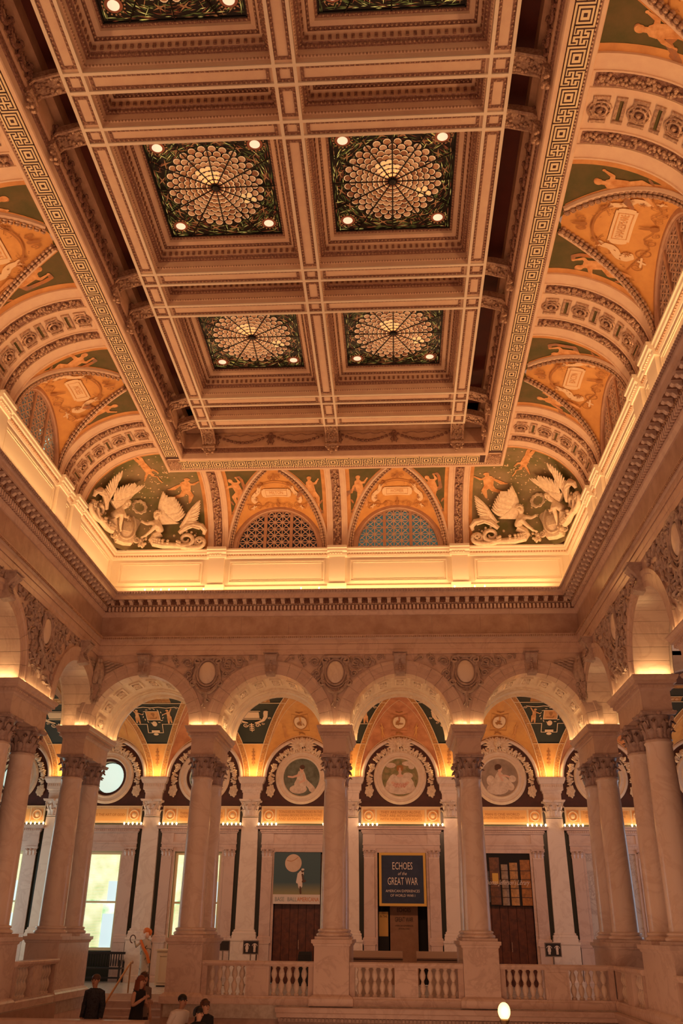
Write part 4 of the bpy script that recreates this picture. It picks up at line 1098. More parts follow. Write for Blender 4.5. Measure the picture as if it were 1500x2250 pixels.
for wl_, q in ((wall_left, 1), (wall_right, -1)):
    for c in SA[:3]: link('keystone', key_me, wl_, (q*c, 0, 0))
    for c in SPY[:2]:
        link('spandrel_carving', wide_me, wl_, (q*c, 0, 0)); link('cartouche', cf_me, wl_, (q*c, 0, 0)); link('shield', co_me, wl_, (q*c, 0, 0))
# corner spandrels: a standing eagle and spread wing on either side of each corner
def corner_carving(sg):
    mb = MB(); rd = random.Random(2)
    mb.tube([(sg*-.20,-.08,6.55),(sg*-.22,-.12,6.8),(sg*-.20,-.12,7.05),(sg*-.18,-.10,7.2)], [.06,.12,.10,.05], 8); mb.ball((sg*-.17,-.12,7.26), .06, .06, .07)
    for j in range(4):
        for i in range(6):
            x = .32+.15*i+.03*j; z = 7.24-.09*j-.03*i
            if (x-1.505)**2+(z-ZA)**2 < (RO+.05)**2: continue
            mb.ball((sg*-x, -.05, z), .10, .03, .035, 6, 4, Matrix.Rotation(sg*.25, 3, 'Y'))
    for i in range(8): mb.ball((sg*-(.10+.15*rd.random()), -.05, 6.0+.5*rd.random()), .05, .04, .06, 5, 4)
    return mb
for x, sg in ((-7.25,-1),(7.25,1)):
    sobj('spandrel_carving', corner_carving(sg), M_carve, wall_back, loc=(x, 0, 0))
sobj('spandrel_carving', corner_carving(1), M_carve, wall_left, loc=(25.0, 0, 0)); sobj('spandrel_carving', corner_carving(-1), M_carve, wall_right, loc=(-25.0, 0, 0))
# ------------------------------------------------------------ balustrades
bal_pr = [(.065,0),(.065,.05),(.045,.06),(.04,.07),(.062,.14),(.078,.20),(.070,.26),(.038,.33),(.034,.345),(.05,.35),(.034,.36),(.038,.375),(.070,.44),(.078,.50),(.062,.56),(.04,.62),(.045,.63),(.06,.64),(.06,.665)]
bal_me = fine(MB().lathe(bal_pr, n=14).mesh('baluster', M_marbleW, True))
def balustrade(x0, x1, y, label, rz=0, loc=None, mids=True):
    """built along local x from x0 to x1"""
    root = thing('balustrade', label, 'balustrade', loc or ((x0+x1)/2, y, 0), rz, 'marble balustrades round the stair hall')
    L = x1-x0; h = L/2
    obj('plinth', MB().rects([(h,.20,ZF),(h,.20,-1.56),(h,.17,-1.53),(h,.17,-1.50)]), M_ped, root)
    obj('rail', MB().rects([(h,.14,-.835),(h,.16,-.82),(h,.19,-.78),(h,.19,-.74),(h,.17,-.715)]), M_ped, root)
    pw = .30 if mids else 0
    if mids: obj('balustrade_pedestal', MB().box(-pw, pw, -.15, .15, -1.5, -.83).box(-pw+.06, pw-.06, -.165, -.15, -1.44, -.89), M_ped, root)
    for s_ in (-1, 1): obj('end_pier', MB().box(*sorted((s_*h, s_*(h-.14))), -.14, .14, -1.5, -.83), M_marble, root)
    segs = [(-h+.16, -pw-.02), (pw+.02, h-.16)] if mids else [(-h+.16, h-.16)]
    for a, b in segs:
        n = max(1, round((b-a)/.185))
        for i in range(n): link('baluster', bal_me, root, (a+(b-a)*(i+.5)/n, 0, -1.5))
    return root
balustrade(-3.37, -.46, 25.2, 'marble balustrade between the steps pier and the middle pier, below the baseball banner')
balustrade(.46, 3.37, 25.2, 'marble balustrade in front of the blue war banner doorway')
balustrade(4.29, 7.15, 25.2, 'marble balustrade in front of the doorway with the book poster')
balustrade(0, 2.75, 0, 'marble balustrade running toward the camera on the right of the right rear corner', pi/2, (7.3, 23.57, 0))
balustrade(0, 2.75, 0, 'marble balustrade running toward the camera beside the left rear corner pier', pi/2, (-7.3, 23.57, 0))
balustrade(0, 2.75, 0, 'left side balustrade nearer the camera, mostly cut off', pi/2, (-7.3, 18.27, 0))
balustrade(0, 2.75, 0, 'right side balustrade nearer the camera, mostly cut off', pi/2, (7.3, 18.27, 0))
# ------------------------------------------------------------ lower wall and stairs
lw = MB()
lw.box(-1.3, 7.15, 24.72, 25.4, -8, ZF-.42)
struct('wall_lower', lw, M_frieze)
cornl = MB()
R = [(0,-2.2),(.0,-2.05),(.03,-2.05),(.03,-1.98),(.10,-1.95),(.12,-1.86),(.16,-1.84),(.18,-1.76),(.18,-1.73),(-.3,-1.72)]
cornl.loft([[(-1.3-d*.5, 24.9-d, z) for d, z in R], [(7.15-d, 24.9-d, z) for d, z in R], [(7.15-d, 5, z) for d, z in R]], False)
struct('trim_14', cornl, M_marble)
dn = MB()
for i in range(88): dn.box(-1.25+i*.095, -1.19+i*.095, 24.80, 24.87, -2.04, -1.97)
stuff(obj('dentil_row', dn, M_carve, bpy.data.objects['trim_14']))
struct('wall_stair', MB().box(-4.35, -1.3, 25.0, 25.4, -8, ZF).box(-7.2, -7.07, 5, 24.95, -8, ZF-.02).box(7.07, 7.2, 5, 24.9, -8, ZF-.05), M_frieze)
struct('wall_stair_side', MB().box(-7.30, -7.16, 24.97, 28.5, -8, ZF-.02).box(-4.27, -4.15, 25.42, 28.5, -8, ZF-.3).box(-7.2, -4.2, 28.5, 28.6, -8, ZF-.3), M_ped)
stp = MB()
steps_root = thing('marble_steps', 'marble steps going down from the gallery floor between two piers', 'stairs', (-5.72, 28.4, 0))
for i in range(6):
    obj('step', MB().box(-1.43, 1.43, -.33*(i+1), -.33*i+.03, ZF-.17*(i+1)-.17, ZF-.17*(i+1)-.04).box(-1.43, 1.43, -.33*(i+1)-.03, -.33*i+.0, ZF-.17*(i+1)-.04, ZF-.17*(i+1)), M_marble, steps_root)
struct('trim_15', MB().box(-7.15, -4.3, 28.36, 28.45, ZF-.17, ZF+.002), M_marbleW)
struct('floor_landing', MB().box(-7.07, -4.16, 21.3, 26.75, -2.9, -2.73).box(-7.07, -1.3, 19.0, 24.95, -3.30, -3.10), M_marble)
struct('wall_parapet', MB().box(-7.06, -3.75, 21.05, 21.35, -8, -1.90).rects([(1.68,.18,-1.90),(1.68,.21,-1.87),(1.68,.21,-1.80),(1.68,.17,-1.775)], -5.38, 21.2), M_marble)
# ------------------------------------------------------------ pilasters on the far wall
PCS = capital_set(.30, .62, M_marbleW)
pil = MB(); pil.loft([[(-h_,-.14,z),(h_,-.14,z),(h_,.02,z),(-h_,.02,z)] for h_, z in ((.345,0),(.34,1.2),(.31,3.88))], True, True, True)
pil_me = pil.mesh('pilaster_shaft', M_marbleW)
def hrects(mb, L, y0):     # half rings against the wall: (hx, proud, z)
    return mb.loft([[(-a,y0,z),(-a,-b,z),(a,-b,z),(a,y0,z)] for a, b, z in L], True, True, True)
pb = hrects(MB(), [(.44,.24,-.27),(.44,.24,-.16),(.42,.22,-.15),(.43,.23,-.10),(.42,.21,-.06),(.38,.17,-.04),(.39,.18,0),(.35,.145,.03)], .02); pb_me = pb.mesh('pilaster_base', M_marbleW)
pp = hrects(MB(), [(.50,.32,ZF),(.50,.32,ZF+.18),(.47,.27,ZF+.22),(.47,.27,-.38),(.49,.30,-.34),(.49,.30,-.27)], .02); pp_me = pp.mesh('pedestal', M_marbleW)
pi_ = hrects(MB(), [(.33,.16,4.52),(.33,.16,4.78),(.36,.19,4.80),(.36,.19,4.86),(.42,.24,4.90),(.42,.24,5.12),(.46,.28,5.14),(.52,.34,5.28),(.52,.34,5.36)], .02)
for i in range(10): pi_.box(-.40+.085*i, -.355+.085*i, -.27, -.24, 5.0, 5.09)
pi_me = pi_.mesh('impost', M_marbleW)
PL = {-4:'gallery pilaster at the far left edge', -3:'gallery pilaster left of the window behind the corner pier', -2:'gallery pilaster between the bench window and the next window', -1:'gallery pilaster left of the baseball banner doorway', 0:'gallery pilaster behind the middle pier, left of the blue banner', 1:'gallery pilaster right of the blue war banner', 2:'gallery pilaster right of the book poster doorway', 3:'gallery pilaster at the far right, seen between columns', 4:'gallery pilaster beyond the right edge'}
for k in range(-4, 5):
    root = thing('marble_pilaster', PL[k], 'pilaster', (BAY*k, GY, 0), 0, 'pilasters along the far gallery wall')
    link('pedestal', pp_me, root); link('pilaster_base', pb_me, root); link('pilaster_shaft', pil_me, root); link('impost', pi_me, root)
    put_capital(root, PCS, 0, -.05, 3.90)
    area('pilaster_light', (BAY*k, GY-.25, 5.42), (radians(180-14), 0, 0), .6, .14, 10, GOLD)
# ------------------------------------------------------------ door and window surrounds
dcs_leaf = leaf_mb(.20, .11, .08)
def door_capital():
    mb = MB(); hrects(mb, [(.20,.05,2.46),(.20,.05,2.50),(.19,.04,2.52),(.19,.05,2.70),(.24,.10,2.74),(.25,.11,2.80)], .0)
    for i in range(3):
        for v in dcs_leaf.v: pass
        mb.merge(dcs_leaf, Matrix.Translation((-.13+.13*i, -.05, 2.50)))
    for s_ in (-1, 1): mb.tube([(s_*(.18+.055*(1-.8*i/12)*cos(i*.6)), -.09, 2.70+.055*(1-.8*i/12)*sin(i*.6)) for i in range(13)], .022, 5)
    mb.ball((0, -.09, 2.70), .05, .03, .05); return mb
dc_me = fine(door_capital().mesh('surround_capital', M_marble, True))
dp = hrects(MB(), [(.26,.12,-.41),(.26,.12,-.30),(.24,.10,-.28),(.24,.10,-.22),(.20,.06,-.18),(.20,.05,2.46)], .0)
dp.box(-.12, .12, -.035, .05, -.05, 2.38); dp_me = dp.mesh('surround_pilaster', M_marble)
dpd = hrects(MB(), [(.215,.18,ZF),(.215,.18,ZF+.16),(.205,.14,ZF+.2),(.205,.14,-.46),(.215,.16,-.44),(.215,.16,-.41)], .0); dpd_me = dpd.mesh('pedestal', M_marble)
ent = MB().box(-1.43, 1.43, -.04, 0, 2.80, 2.92).box(-1.45, 1.45, -.07, 0, 2.92, 2.99).box(-1.40, 1.40, -.03, 0, 2.99, 3.32)
for s_ in (-1, 1): ent.box(*sorted((s_*1.44, s_*.98)), -.075, 0, 2.99, 3.32)
ent.box(-.98, .98, -.02, .055, 2.66, 2.80).box(-.99, -.90, -.02, .055, ZF, 2.66).box(.90, .99, -.02, .055, ZF, 2.66)
ent_me = ent.mesh('entablature', M_marble)
co = hrects(MB(), [(1.44,.08,3.30),(1.47,.11,3.33),(1.47,.11,3.36),(1.50,.14,3.37),(1.50,.14,3.44),(1.60,.24,3.46),(1.60,.24,3.51),(1.64,.28,3.55),(1.64,.28,3.575)], .0)
co_me2 = co.mesh('surround_cornice', M_marble)
dr = MB()
for i in range(38): dr.box(-1.47+.0795*i-.022, -1.47+.0795*i+.022, -.17, -.13, 3.375, 3.43)
dr_me = dr.mesh('dentil_row', M_marble)
def surround(k, label):
    root = thing('marble_surround', label, 'surround', (BAY*(k+.5), GY-.06, 0), 0, 'marble door and window surrounds on the far wall')
    for s_ in (-1, 1):
        link('surround_pilaster', dp_me, root, (s_*1.20, 0, 0)); link('surround_capital', dc_me, root, (s_*1.20, 0, 0)); link('pedestal', dpd_me, root, (s_*1.20, 0, 0))
    link('entablature', ent_me, root); link('surround_cornice', co_me2, root); stuff(link('dentil_row', dr_me, root))
    return root
SL = {-4:'marble window surround at the far left edge', -3:'marble surround of the window above the bench', -2:'marble surround of the window behind the steps pier', -1:'marble surround of the doorway with the baseball banner', 0:'marble surround of the doorway with the blue war banner', 1:'marble surround of the doorway with the book poster', 2:'marble surround of the blank niche at the right', 3:'marble surround beyond the right edge'}
for k in range(-4, 4): surround(k, SL[k])
M_panelg = mat('grey_veined_slab', (.66,.58,.52), .2, col2=(.45,.36,.33), scale=2.2, detail=8, vein=True, lo=.4, hi=.8)
struct('wall_niche', MB().box(BAY*2.5-.93, BAY*2.5+.93, GY-.03, GY, ZF, 2.72).box(BAY*3.5-.93, BAY*3.5+.93, GY-.03, GY, ZF, 2.72), M_panelg)
# ------------------------------------------------------------ inscription panels with rows of bulbs
SHORT = {-4:'farthest left window', -3:'window with the bench', -2:'window behind the steps pier', -1:'baseball banner doorway', 0:'blue war banner doorway', 1:'book poster doorway', 2:'blank niche', 3:'surround beyond the right edge'}
INS = {-4:['NATURE IS'], -3:['NATURE IS THE ART OF GOD'], -2:['THERE IS NO WORK OF GENIUS','HAS NOT BEEN THE DELIGHT OF MANKIND'], -1:['TONGUES IN TREES BOOKS IN THE','RUNNING BROOKS SERMONS IN STONES','AND GOOD IN EVERYTHING'], 0:['THEY ARE NEVER ALONE','THAT ARE ACCOMPANIED','WITH NOBLE THOUGHTS'], 1:['MAN IS ONE WORLD','AND HATH ANOTHER TO ATTEND HIM'], 2:['THE TRUE UNIVERSITY OF THESE','DAYS IS A COLLECTION','OF BOOKS'], 3:['BEAUTY']}
M_signf = mat('sign_frame_cream', (.82,.62,.38), .5); M_signp = mat('sign_panel_ochre', (.80,.44,.16), .5); M_signt = mat('sign_gold_letters', (.45,.17,.04), .4)
M_bulb = mat('lit_bulb', (1,.85,.6), .3, emit=(1,.70,.34), es=9)
bulb_me = MB().ball((0,0,.045), .033, .033, .045, 8, 6).lathe([(.014,-.01),(.014,.012)], n=6).mesh('light_bulb', M_bulb, True)
for k in range(-4, 4):
    xc = BAY*(k+.5); root = thing('inscription_panel', 'ochre inscription panel over the ' + SHORT[k], 'sign', (xc, GY-.06, 0), 0, 'inscription panels on the far wall')
    fr = MB().box(-1.50, 1.50, 0, .05, 3.67, 4.30)
    for (a, b, c, d) in ((-1.5,1.5,3.67,3.71),(-1.5,1.5,4.25,4.30),(-1.5,-1.46,3.71,4.25),(1.46,1.5,3.71,4.25),(-.96,-.93,3.71,4.25),(.93,.96,3.71,4.25)): fr.box(a, b, -.03, 0, c, d)
    for i in range(58): fr.box(-1.43+.05*i-.012, -1.43+.05*i+.012, -.035, 0, 4.20, 4.235)
    obj('sign_frame', fr, M_signf, root); obj('sign_field', MB().box(-.90, .90, -.012, 0, 3.75, 4.18), M_signp, root)
    for s_ in (-1, 1):
        rm = MB(); rm.tube([(s_*1.21+.17*cos(a), -.02, 3.98+.17*sin(a)) for a in [2*pi*i/20 for i in range(21)]], .025, 5); rm.ball((s_*1.21, -.01, 3.97), .09, .03, .09, 8, 5)
        sobj('roundel', rm, M_signf, root); obj('roundel_ground', MB().box(s_*1.21-.22, s_*1.21+.22, -.008, 0, 3.76, 4.19), M_flesh, root)
    P = Paint(); n = len(INS[k])
    for i, t_ in enumerate(INS[k]): P.text(t_, 0, 3.965+.125*((n-1)/2-i), .135, 1.66)
    obj('inscription', P.emit(lambda a, b: (a, -.018, b)), M_signt, root)
    for s_ in (-1, 1):
        for i in range(5):
            b = link('light_bulb', bulb_me, None, (xc+s_*(1.56-.165*i), GY-.22, 3.60)); tag(b, 'small lit bulb in the %s row over the %s' % ('left' if s_ < 0 else 'right', SHORT[k]), 'bulb', '%s bulb row over the %s' % ('left' if s_ < 0 else 'right', SHORT[k]))
    area('bulb_glow', (xc, GY-.30, 3.66), (radians(180-35), 0, 0), 3.0, .06, 4.5, GOLD)
cl_me = MB().ball((0,0,0), .022, .022, .028, 8, 6).lathe([(.01,-.04),(.01,-.02)], n=6).mesh('light_bulb', M_bulb, True)
for i, (u, sd) in enumerate(((-5.87,'left'),(-5.63,'left'),(-5.37,'left'),(-5.12,'left'),(-4.6,'left'),(-4.05,'left'),(-1.05,'centre'),(-.5,'centre'),(3.6,'right'),(4.2,'right'),(4.5,'right'))):
    tag(link('light_bulb', cl_me, None, (u, 24.50, 9.385)), 'tiny bright lamp on the edge of the rear cornice, %s part' % sd, 'bulb', 'lamps on the rear cornice, %s part' % sd)
# ------------------------------------------------------------ medallions, garlands and pine cones
ring = MB().lathe([(1.0,0),(1.02,.05),(.98,.09),(.92,.10),(.90,.07),(.80,.07),(.78,.09),(.74,.10),(.71,.08),(.70,.02)], n=48, cap=False)
ring.mapv(lambda x, y, z: (x, -z, y)); M_ringp = mat('cream_medallion_plaster', (.84,.68,.52), .45, col2=(.76,.60,.45), scale=6)
ring_me = fine(ring.mesh('medallion_ring', M_ringp, True))
def garland_mb():
    mb = MB(); rd = random.Random(4)
    for s_ in (-1, 1):
        for i in range(120):
            t = rd.random(); a = radians(88-100*t); R_ = 1.07+.12*t; x, z = R_*cos(a), R_*sin(a)
            q = Matrix.Rotation(-s_*(a+pi/2)+rd.uniform(-.5,.5), 3, 'Y'); mb.ball((s_*(x+rd.uniform(-.07,.07)), -.07+rd.uniform(-.04,.02), z+rd.uniform(-.07,.07)), .04, .04, .075, 5, 4, q)
        for i in range(26):
            a = i*2.4; r = .15*sqrt(i/26); mb.ball((s_*(1.19)+r*cos(a), -.08, -.42-.10+r*sin(a)*1.4), .045, .04, .06, 5, 4)
    return mb
gar_me = fine(garland_mb().mesh('garland', M_stucco, True))
pc = MB().ball((0,-.10,1.33), .14, .10, .19, 10, 8); rd_ = random.Random(1)
for i in range(40):
    a, b = rd_.uniform(-1.4,1.4), rd_.uniform(-1.2,1.2); pc.ball((.14*sin(a)*cos(b), -.10-.10*cos(a)*cos(b), 1.33+.19*sin(b)), .025, .02, .025, 4, 4)
pc_me = fine(pc.mesh('pine_cone', M_stucco, True))
def palm_mb():
    mb = MB()
    for i in range(7):
        a = radians(8+i*24-70) ; L = .55-.05*abs(i-3)
        c = Vector((sin(radians(50))*.2, 0, 0)); q = Matrix.Rotation(radians(20+i*17), 3, 'Y')
        rings = []
        for j in range(6):
            t = j/5; wv = .055*sin(pi*min(1, t*.9+.1)); p = q @ Vector((0, -.05-.08*sin(t*pi), L*t)); e = q @ Vector((wv, 0, 0)); rings.append([tuple(p-e), tuple(p+Vector((0,-.02,0))), tuple(p+e)])
        mb.loft([[(x+.08, y, z+1.20) for x, y, z in r] for r in rings], False)
    return mb
pl_r = palm_mb().mesh('palm_spray', M_stucco, True); ml = palm_mb(); ml.mapv(lambda x, y, z: (-x, y, z)); pl_l = ml.mesh('palm_spray', M_stucco, True)
M_pa = mat('painted_foliage', (.16,.17,.05), .5, col2=(.42,.30,.14), scale=5, detail=6); M_pb = mat('painted_lake', (.20,.22,.16), .5, col2=(.10,.10,.06), scale=4, detail=5); M_pc = mat('painted_mist', (.46,.33,.24), .5, col2=(.30,.22,.16), scale=2.5, detail=5)
M_dress = mat('painted_white_dress', (.85,.70,.55), .5, col2=(.66,.50,.38), scale=7); M_hairp = mat('painted_dark_hair', (.10,.04,.02), .5); M_skinp = mat('painted_skin', (.80,.50,.36), .5); M_rosep = mat('painted_roses', (.60,.25,.16), .5, col2=(.8,.5,.4), scale=20); M_bluep = mat('painted_blue', (.20,.26,.28), .5, col2=(.30,.30,.22), scale=4)
M_sky = mat('outdoor_light', (.8,.9,.85), .5, emit=(.62,.85,.76), es=.85)
ML = {-4:'round window in a plaster wreath at the far left edge', -3:'round daylit window ringed by a leafy plaster wreath, above the bench window', -2:'round daylit window behind the steps pier column', -1:'round painting of a seated woman in white by water, left of the middle pier', 0:'round painting of a woman in white holding roses, in the centre', 1:'round painting of a dark-haired woman in profile in a pale gown', 2:'round blue-green painting behind the right corner columns', 3:'round painting at the right edge of the picture'}
def disc(r, y, m, name, parent, cz=0, cx=0): return obj(name, MB().add([(cx+r*cos(a), y, cz+r*sin(a)) for a in frames(40)], [tuple(range(39, -1, -1))]), m, parent)
for k in range(-4, 4):
    root = thing('round_window' if k in WINK else 'round_painting', ML[k], 'window' if k in WINK else 'painting', (BAY*(k+.5), GY-.0, 5.39), 0, 'wreathed medallions along the far wall')
    link('medallion_ring', ring_me, root); stuff(link('garland', gar_me, root)); link('pine_cone', pc_me, root); link('palm_spray', pl_r, root); link('palm_spray', pl_l, root)
    if k in WINK:
        obj('window_reveal', MB().lathe([(.70,.0),(.62,.35)], n=32, cap=False).mapv(lambda x, y, z: (x, z, y)), M_signf, root)
        disc(.64, .34, M_sky, 'window_pane', root)
        sobj('window_bar', MB().tube([(.60*cos(a), .30, .60*sin(a)) for a in [2*pi*i/32 for i in range(33)]], .02, 5), M_strip, root)
    else:
        disc(.71, -.03, [M_pb, M_pa, M_pc, M_bluep, M_pb][k+1], 'canvas', root)
        mp = lambda d: (lambda a, b: (a, -.034-d, b))
        if k == -1:
            P = Paint(); P.line([(-.02,.12),(.0,-.1),(-.05,-.3)], .15, .24).ell(-.12,-.45,.34,.17).line([(.1,-.1),(.35,-.35),(.42,-.45)], .08, .12); obj('painted_gown', P.emit(mp(0)), M_dress, root)
            P = Paint(); P.ell(.0,.32,.085,.11).cap((.0,.2),(.0,.28),.05).line([(-.1,.08),(-.35,.0),(-.52,.02)], .045, .03).line([(.08,.08),(.12,-.12),(-.06,-.2)], .04); obj('painted_skin', P.emit(mp(.003)), M_skinp, root)
            P = Paint(); P.ell(.02,.38,.10,.09); obj('painted_hair', P.emit(mp(.006)), M_hairp, root)
        if k == 0:
            P = Paint(); P.ell(0,-.38,.58,.26).line([(-.25,-.02),(-.4,-.25)], .14).line([(.25,-.02),(.4,-.25)], .14).ell(0,-.10,.26,.20).ell(.3,.06,.2,.12); obj('painted_gown', P.emit(mp(0)), M_dress, root)
            P = Paint(); P.ell(0,.30,.09,.12).cap((0,.12),(0,.24),.05).ell(0,.06,.12,.06).line([(-.3,-.2),(-.1,-.3)], .05).line([(.3,-.2),(.1,-.3)], .05); obj('painted_skin', P.emit(mp(.003)), M_skinp, root)
            P = Paint(); P.ell(-.08,.34,.05,.11).ell(.08,.34,.05,.11).ell(0,.41,.10,.05); obj('painted_hair', P.emit(mp(.006)), M_brownp, root)
            P = Paint()
            for i in range(14): P.ell(-.24+.036*i, -.30+.05*sin(i*2.1), .05, .045)
            obj('painted_roses', P.emit(mp(.009)), M_rosep, root)
            P = Paint(); P.ell(-.35,.45,.2,.1).ell(.3,.52,.22,.09).ell(.45,.4,.12,.1); obj('painted_sky', P.emit(mp(-.001)), M_dress, root)
        if k == 1:
            P = Paint(); P.line([(.0,.08),(-.05,-.2)], .14, .2).ell(-.1,-.42,.42,.22).line([(.15,-.05),(.4,-.35)], .10, .14).ell(-.35,-.12,.16,.2).ell(.48,-.05,.14,.13); obj('painted_gown', P.emit(mp(0)), M_dress, root)
            P = Paint(); P.ell(.03,.33,.08,.11).cap((.0,.15),(.01,.26),.05).line([(.06,.08),(.25,.06),(.36,.02)], .035).line([(-.02,.1),(.1,-.1)], .04); obj('painted_skin', P.emit(mp(.003)), M_skinp, root)
            P = Paint(); P.ell(-.04,.40,.13,.10).ell(-.10,.34,.07,.08); obj('painted_hair', P.emit(mp(.006)), M_hairp, root)
        if k == 2:
            P = Paint(); P.line([(-.1,.15),(-.2,-.2)], .14, .2).ell(-.2,-.45,.35,.15).ell(.3,-.3,.2,.2); obj('painted_gown', P.emit(mp(0)), M_dress, root)
# ------------------------------------------------------------ windows with blinds
M_out = mat('sunlit_foliage_outside', (.5,.6,.3), .6, col2=(.9,.9,.6), scale=2.2, detail=6, emit=(.95,.90,.45), es=1.05)
def outside_mat():
    m = bpy.data.materials.new('outside_view'); m.use_nodes = True; nt = m.node_tree; b = nt.nodes['Principled BSDF']; L = nt.links.new
    g = nd(nt, 'ShaderNodeNewGeometry'); n = nd(nt, 'ShaderNodeTexNoise'); n.inputs['Scale'].default_value = 1.7; n.inputs['Detail'].default_value = 7; L(g.outputs['Position'], n.inputs['Vector'])
    r = nd(nt, 'ShaderNodeValToRGB'); r.color_ramp.elements[0].position = .35; r.color_ramp.elements[0].color = (.22,.42,.13,1); r.color_ramp.elements[1].position = .62; r.color_ramp.elements[1].color = (.85,1.0,.72,1)
    L(n.outputs['Fac'], r.inputs['Fac']); L(r.outputs['Color'], b.inputs['Emission Color']); b.inputs['Emission Strength'].default_value = 1.5; b.inputs['Base Color'].default_value = (0,0,0,1)
    return m
M_outs = outside_mat(); M_blind = mat('window_blind_slat', (.85,.78,.50), .5, emit=(.88,.84,.50), es=.78); M_pane = mat('pale_shade', (.6,.75,.8), .4, emit=(.60,.80,.86), es=.85)
M_wframe = mat('cream_window_frame', (.85,.72,.45), .4)
WL = {-4:'window_9', -3:'window_10', -2:'window_11'}
for k in WINK:
    o = struct(WL[k], MB().box(-.90,.90,.10,.20,2.55,2.72).box(-.90,-.80,.10,.20,-.72,2.55).box(.80,.90,.10,.20,-.72,2.55).box(-.80,.80,.10,.20,-.72,-.62).box(-.80,.80,.12,.18,.86,.93), M_wframe, None, False, (BAY*(k+.5), GY, 0))
    obj('window_glass_view', MB().box(-3, 3, 2.2, 2.25, -2.5, 5.0), M_outs, o)
    sl = MB()
    for i in range(44): z = .98+i*.036; sl.box(-.79, .79, .23, .26, z, z+.022)
    for i in range(40): z = -.60+i*.036; sl.box(-.79, .30 if k == -3 else .79, .24, .27, z, z+.024)
    stuff(obj('blind_slats', sl, M_blind, o))
    obj('shade_panel', MB().box(.34,.80,.21,.22,-.62,.50).box(.44,.80,.205,.215,.90,1.62), M_pane, o)
# ------------------------------------------------------------ doors, banners and posters
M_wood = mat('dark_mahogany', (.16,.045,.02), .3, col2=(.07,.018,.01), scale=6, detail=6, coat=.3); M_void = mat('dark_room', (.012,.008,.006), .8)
def door_leaf(x0, x1, y, k, par):
    n = max(2, round((x1-x0)/.30)); w_ = (x1-x0)/n
    for i in range(n): obj('door_board', MB().box(x0+w_*i+.006, x0+w_*(i+1)-.006, y, y+.05, ZF, 2.60), M_wood, par)
for k in DOORK:
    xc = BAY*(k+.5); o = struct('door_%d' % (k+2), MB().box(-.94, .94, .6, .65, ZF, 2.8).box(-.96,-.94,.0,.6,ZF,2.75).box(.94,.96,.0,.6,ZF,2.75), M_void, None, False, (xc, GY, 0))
    if k != 0: door_leaf(-.90, .90, .14, k, o); obj('door_handle', MB().tube([(.05,.12,-.6),(.05,.06,-.6),(.05,.06,-.3),(.05,.12,-.3)], .012, 6), M_glow if False else M_orn2, o)
M_navy = mat('navy_cloth', (.020,.030,.065), .7, col2=(.03,.04,.08), scale=3, bump=.2, bscale=6); M_goldc = mat('gold_border_cloth', (.72,.42,.08), .6); M_txt = mat('cream_print', (.80,.66,.56), .6)
root = thing('fabric_banner', 'dark blue exhibition banner with gold border and cream lettering, in the centre doorway', 'banner', (BAY*.5+.02, GY-.16, 0))
obj('banner_cloth', MB().grid(lambda u, v: (-.77+1.54*u, -.02-.012*sin(u*9), .92+1.66*v), 16, 4), M_navy, root)
gb = MB()
for (a, b, c, d) in ((-.86,.86,.84,.93),(-.86,.86,2.56,2.65),(-.86,-.77,.93,2.56),(.77,.86,.93,2.56)): gb.box(a, b, -.035, 0, c, d)
obj('banner_border', gb, M_goldc, root)
P = Paint(); P.text('ECHOES', 0, 2.18, .36, .74).text('GREAT WAR', 0, 1.66, .36, 1.10).text('AMERICAN EXPERIENCES', 0, 1.34, .125, 1.24).text('OF WORLD WAR I', 0, 1.19, .125, .9)
P.p += [([(a, b) for a, b in v], f) for v, f in []]
obj('banner_lettering', P.emit(lambda a, b: (a, -.045, b)), M_txt, root)
P = Paint(); P.text('of the', 0, 1.93, .17, .32).xf(lambda a, b: (a+.25*(b-1.93), b)); obj('banner_small_lettering', P.emit(lambda a, b: (a, -.045, b)), M_txt, root)
# text panel seen below the banner
M_tan = mat('tan_text_panel', (.30,.15,.08), .5, col2=(.25,.12,.06), scale=4)
root = thing('text_panel', 'brown freestanding exhibition text panel inside the centre doorway', 'sign', (BAY*.5, GY+.35, 0))
obj('panel_board', MB().box(-.46, .56, 0, .05, ZF, 1.2), M_tan, root)
P = Paint(); P.text('ECHOES', .05, .72, .20, .5).text('GREAT WAR', .05, .40, .22, .66); obj('panel_lettering', P.emit(lambda a, b: (a, -.006, b)), M_void, root)
P = Paint(); P.text('AMERICAN EXPERIENCES', .05, .20, .07, .66).text('OF WORLD WAR I', .05, .10, .07, .4); obj('panel_small_lettering', P.emit(lambda a, b: (a, -.006, b)), M_void, root)
root = thing('poster_panel', 'small yellow poster on a dark stand, left of the brown panel in the centre doorway', 'poster', (BAY*.5-.70, GY+.30, 0))
obj('poster_sheet', MB().box(-.17, .17, 0, .02, -.15, .66), mat('yellow_poster', (.62,.34,.08), .5), root); obj('poster_stand', MB().box(-.19, .19, .02, .05, ZF, .70), M_void, root)
P = Paint(); P.text('IN THE', 0, .50, .11, .26); obj('poster_lettering', P.emit(lambda a, b: (a, -.004, b)), M_void, root)
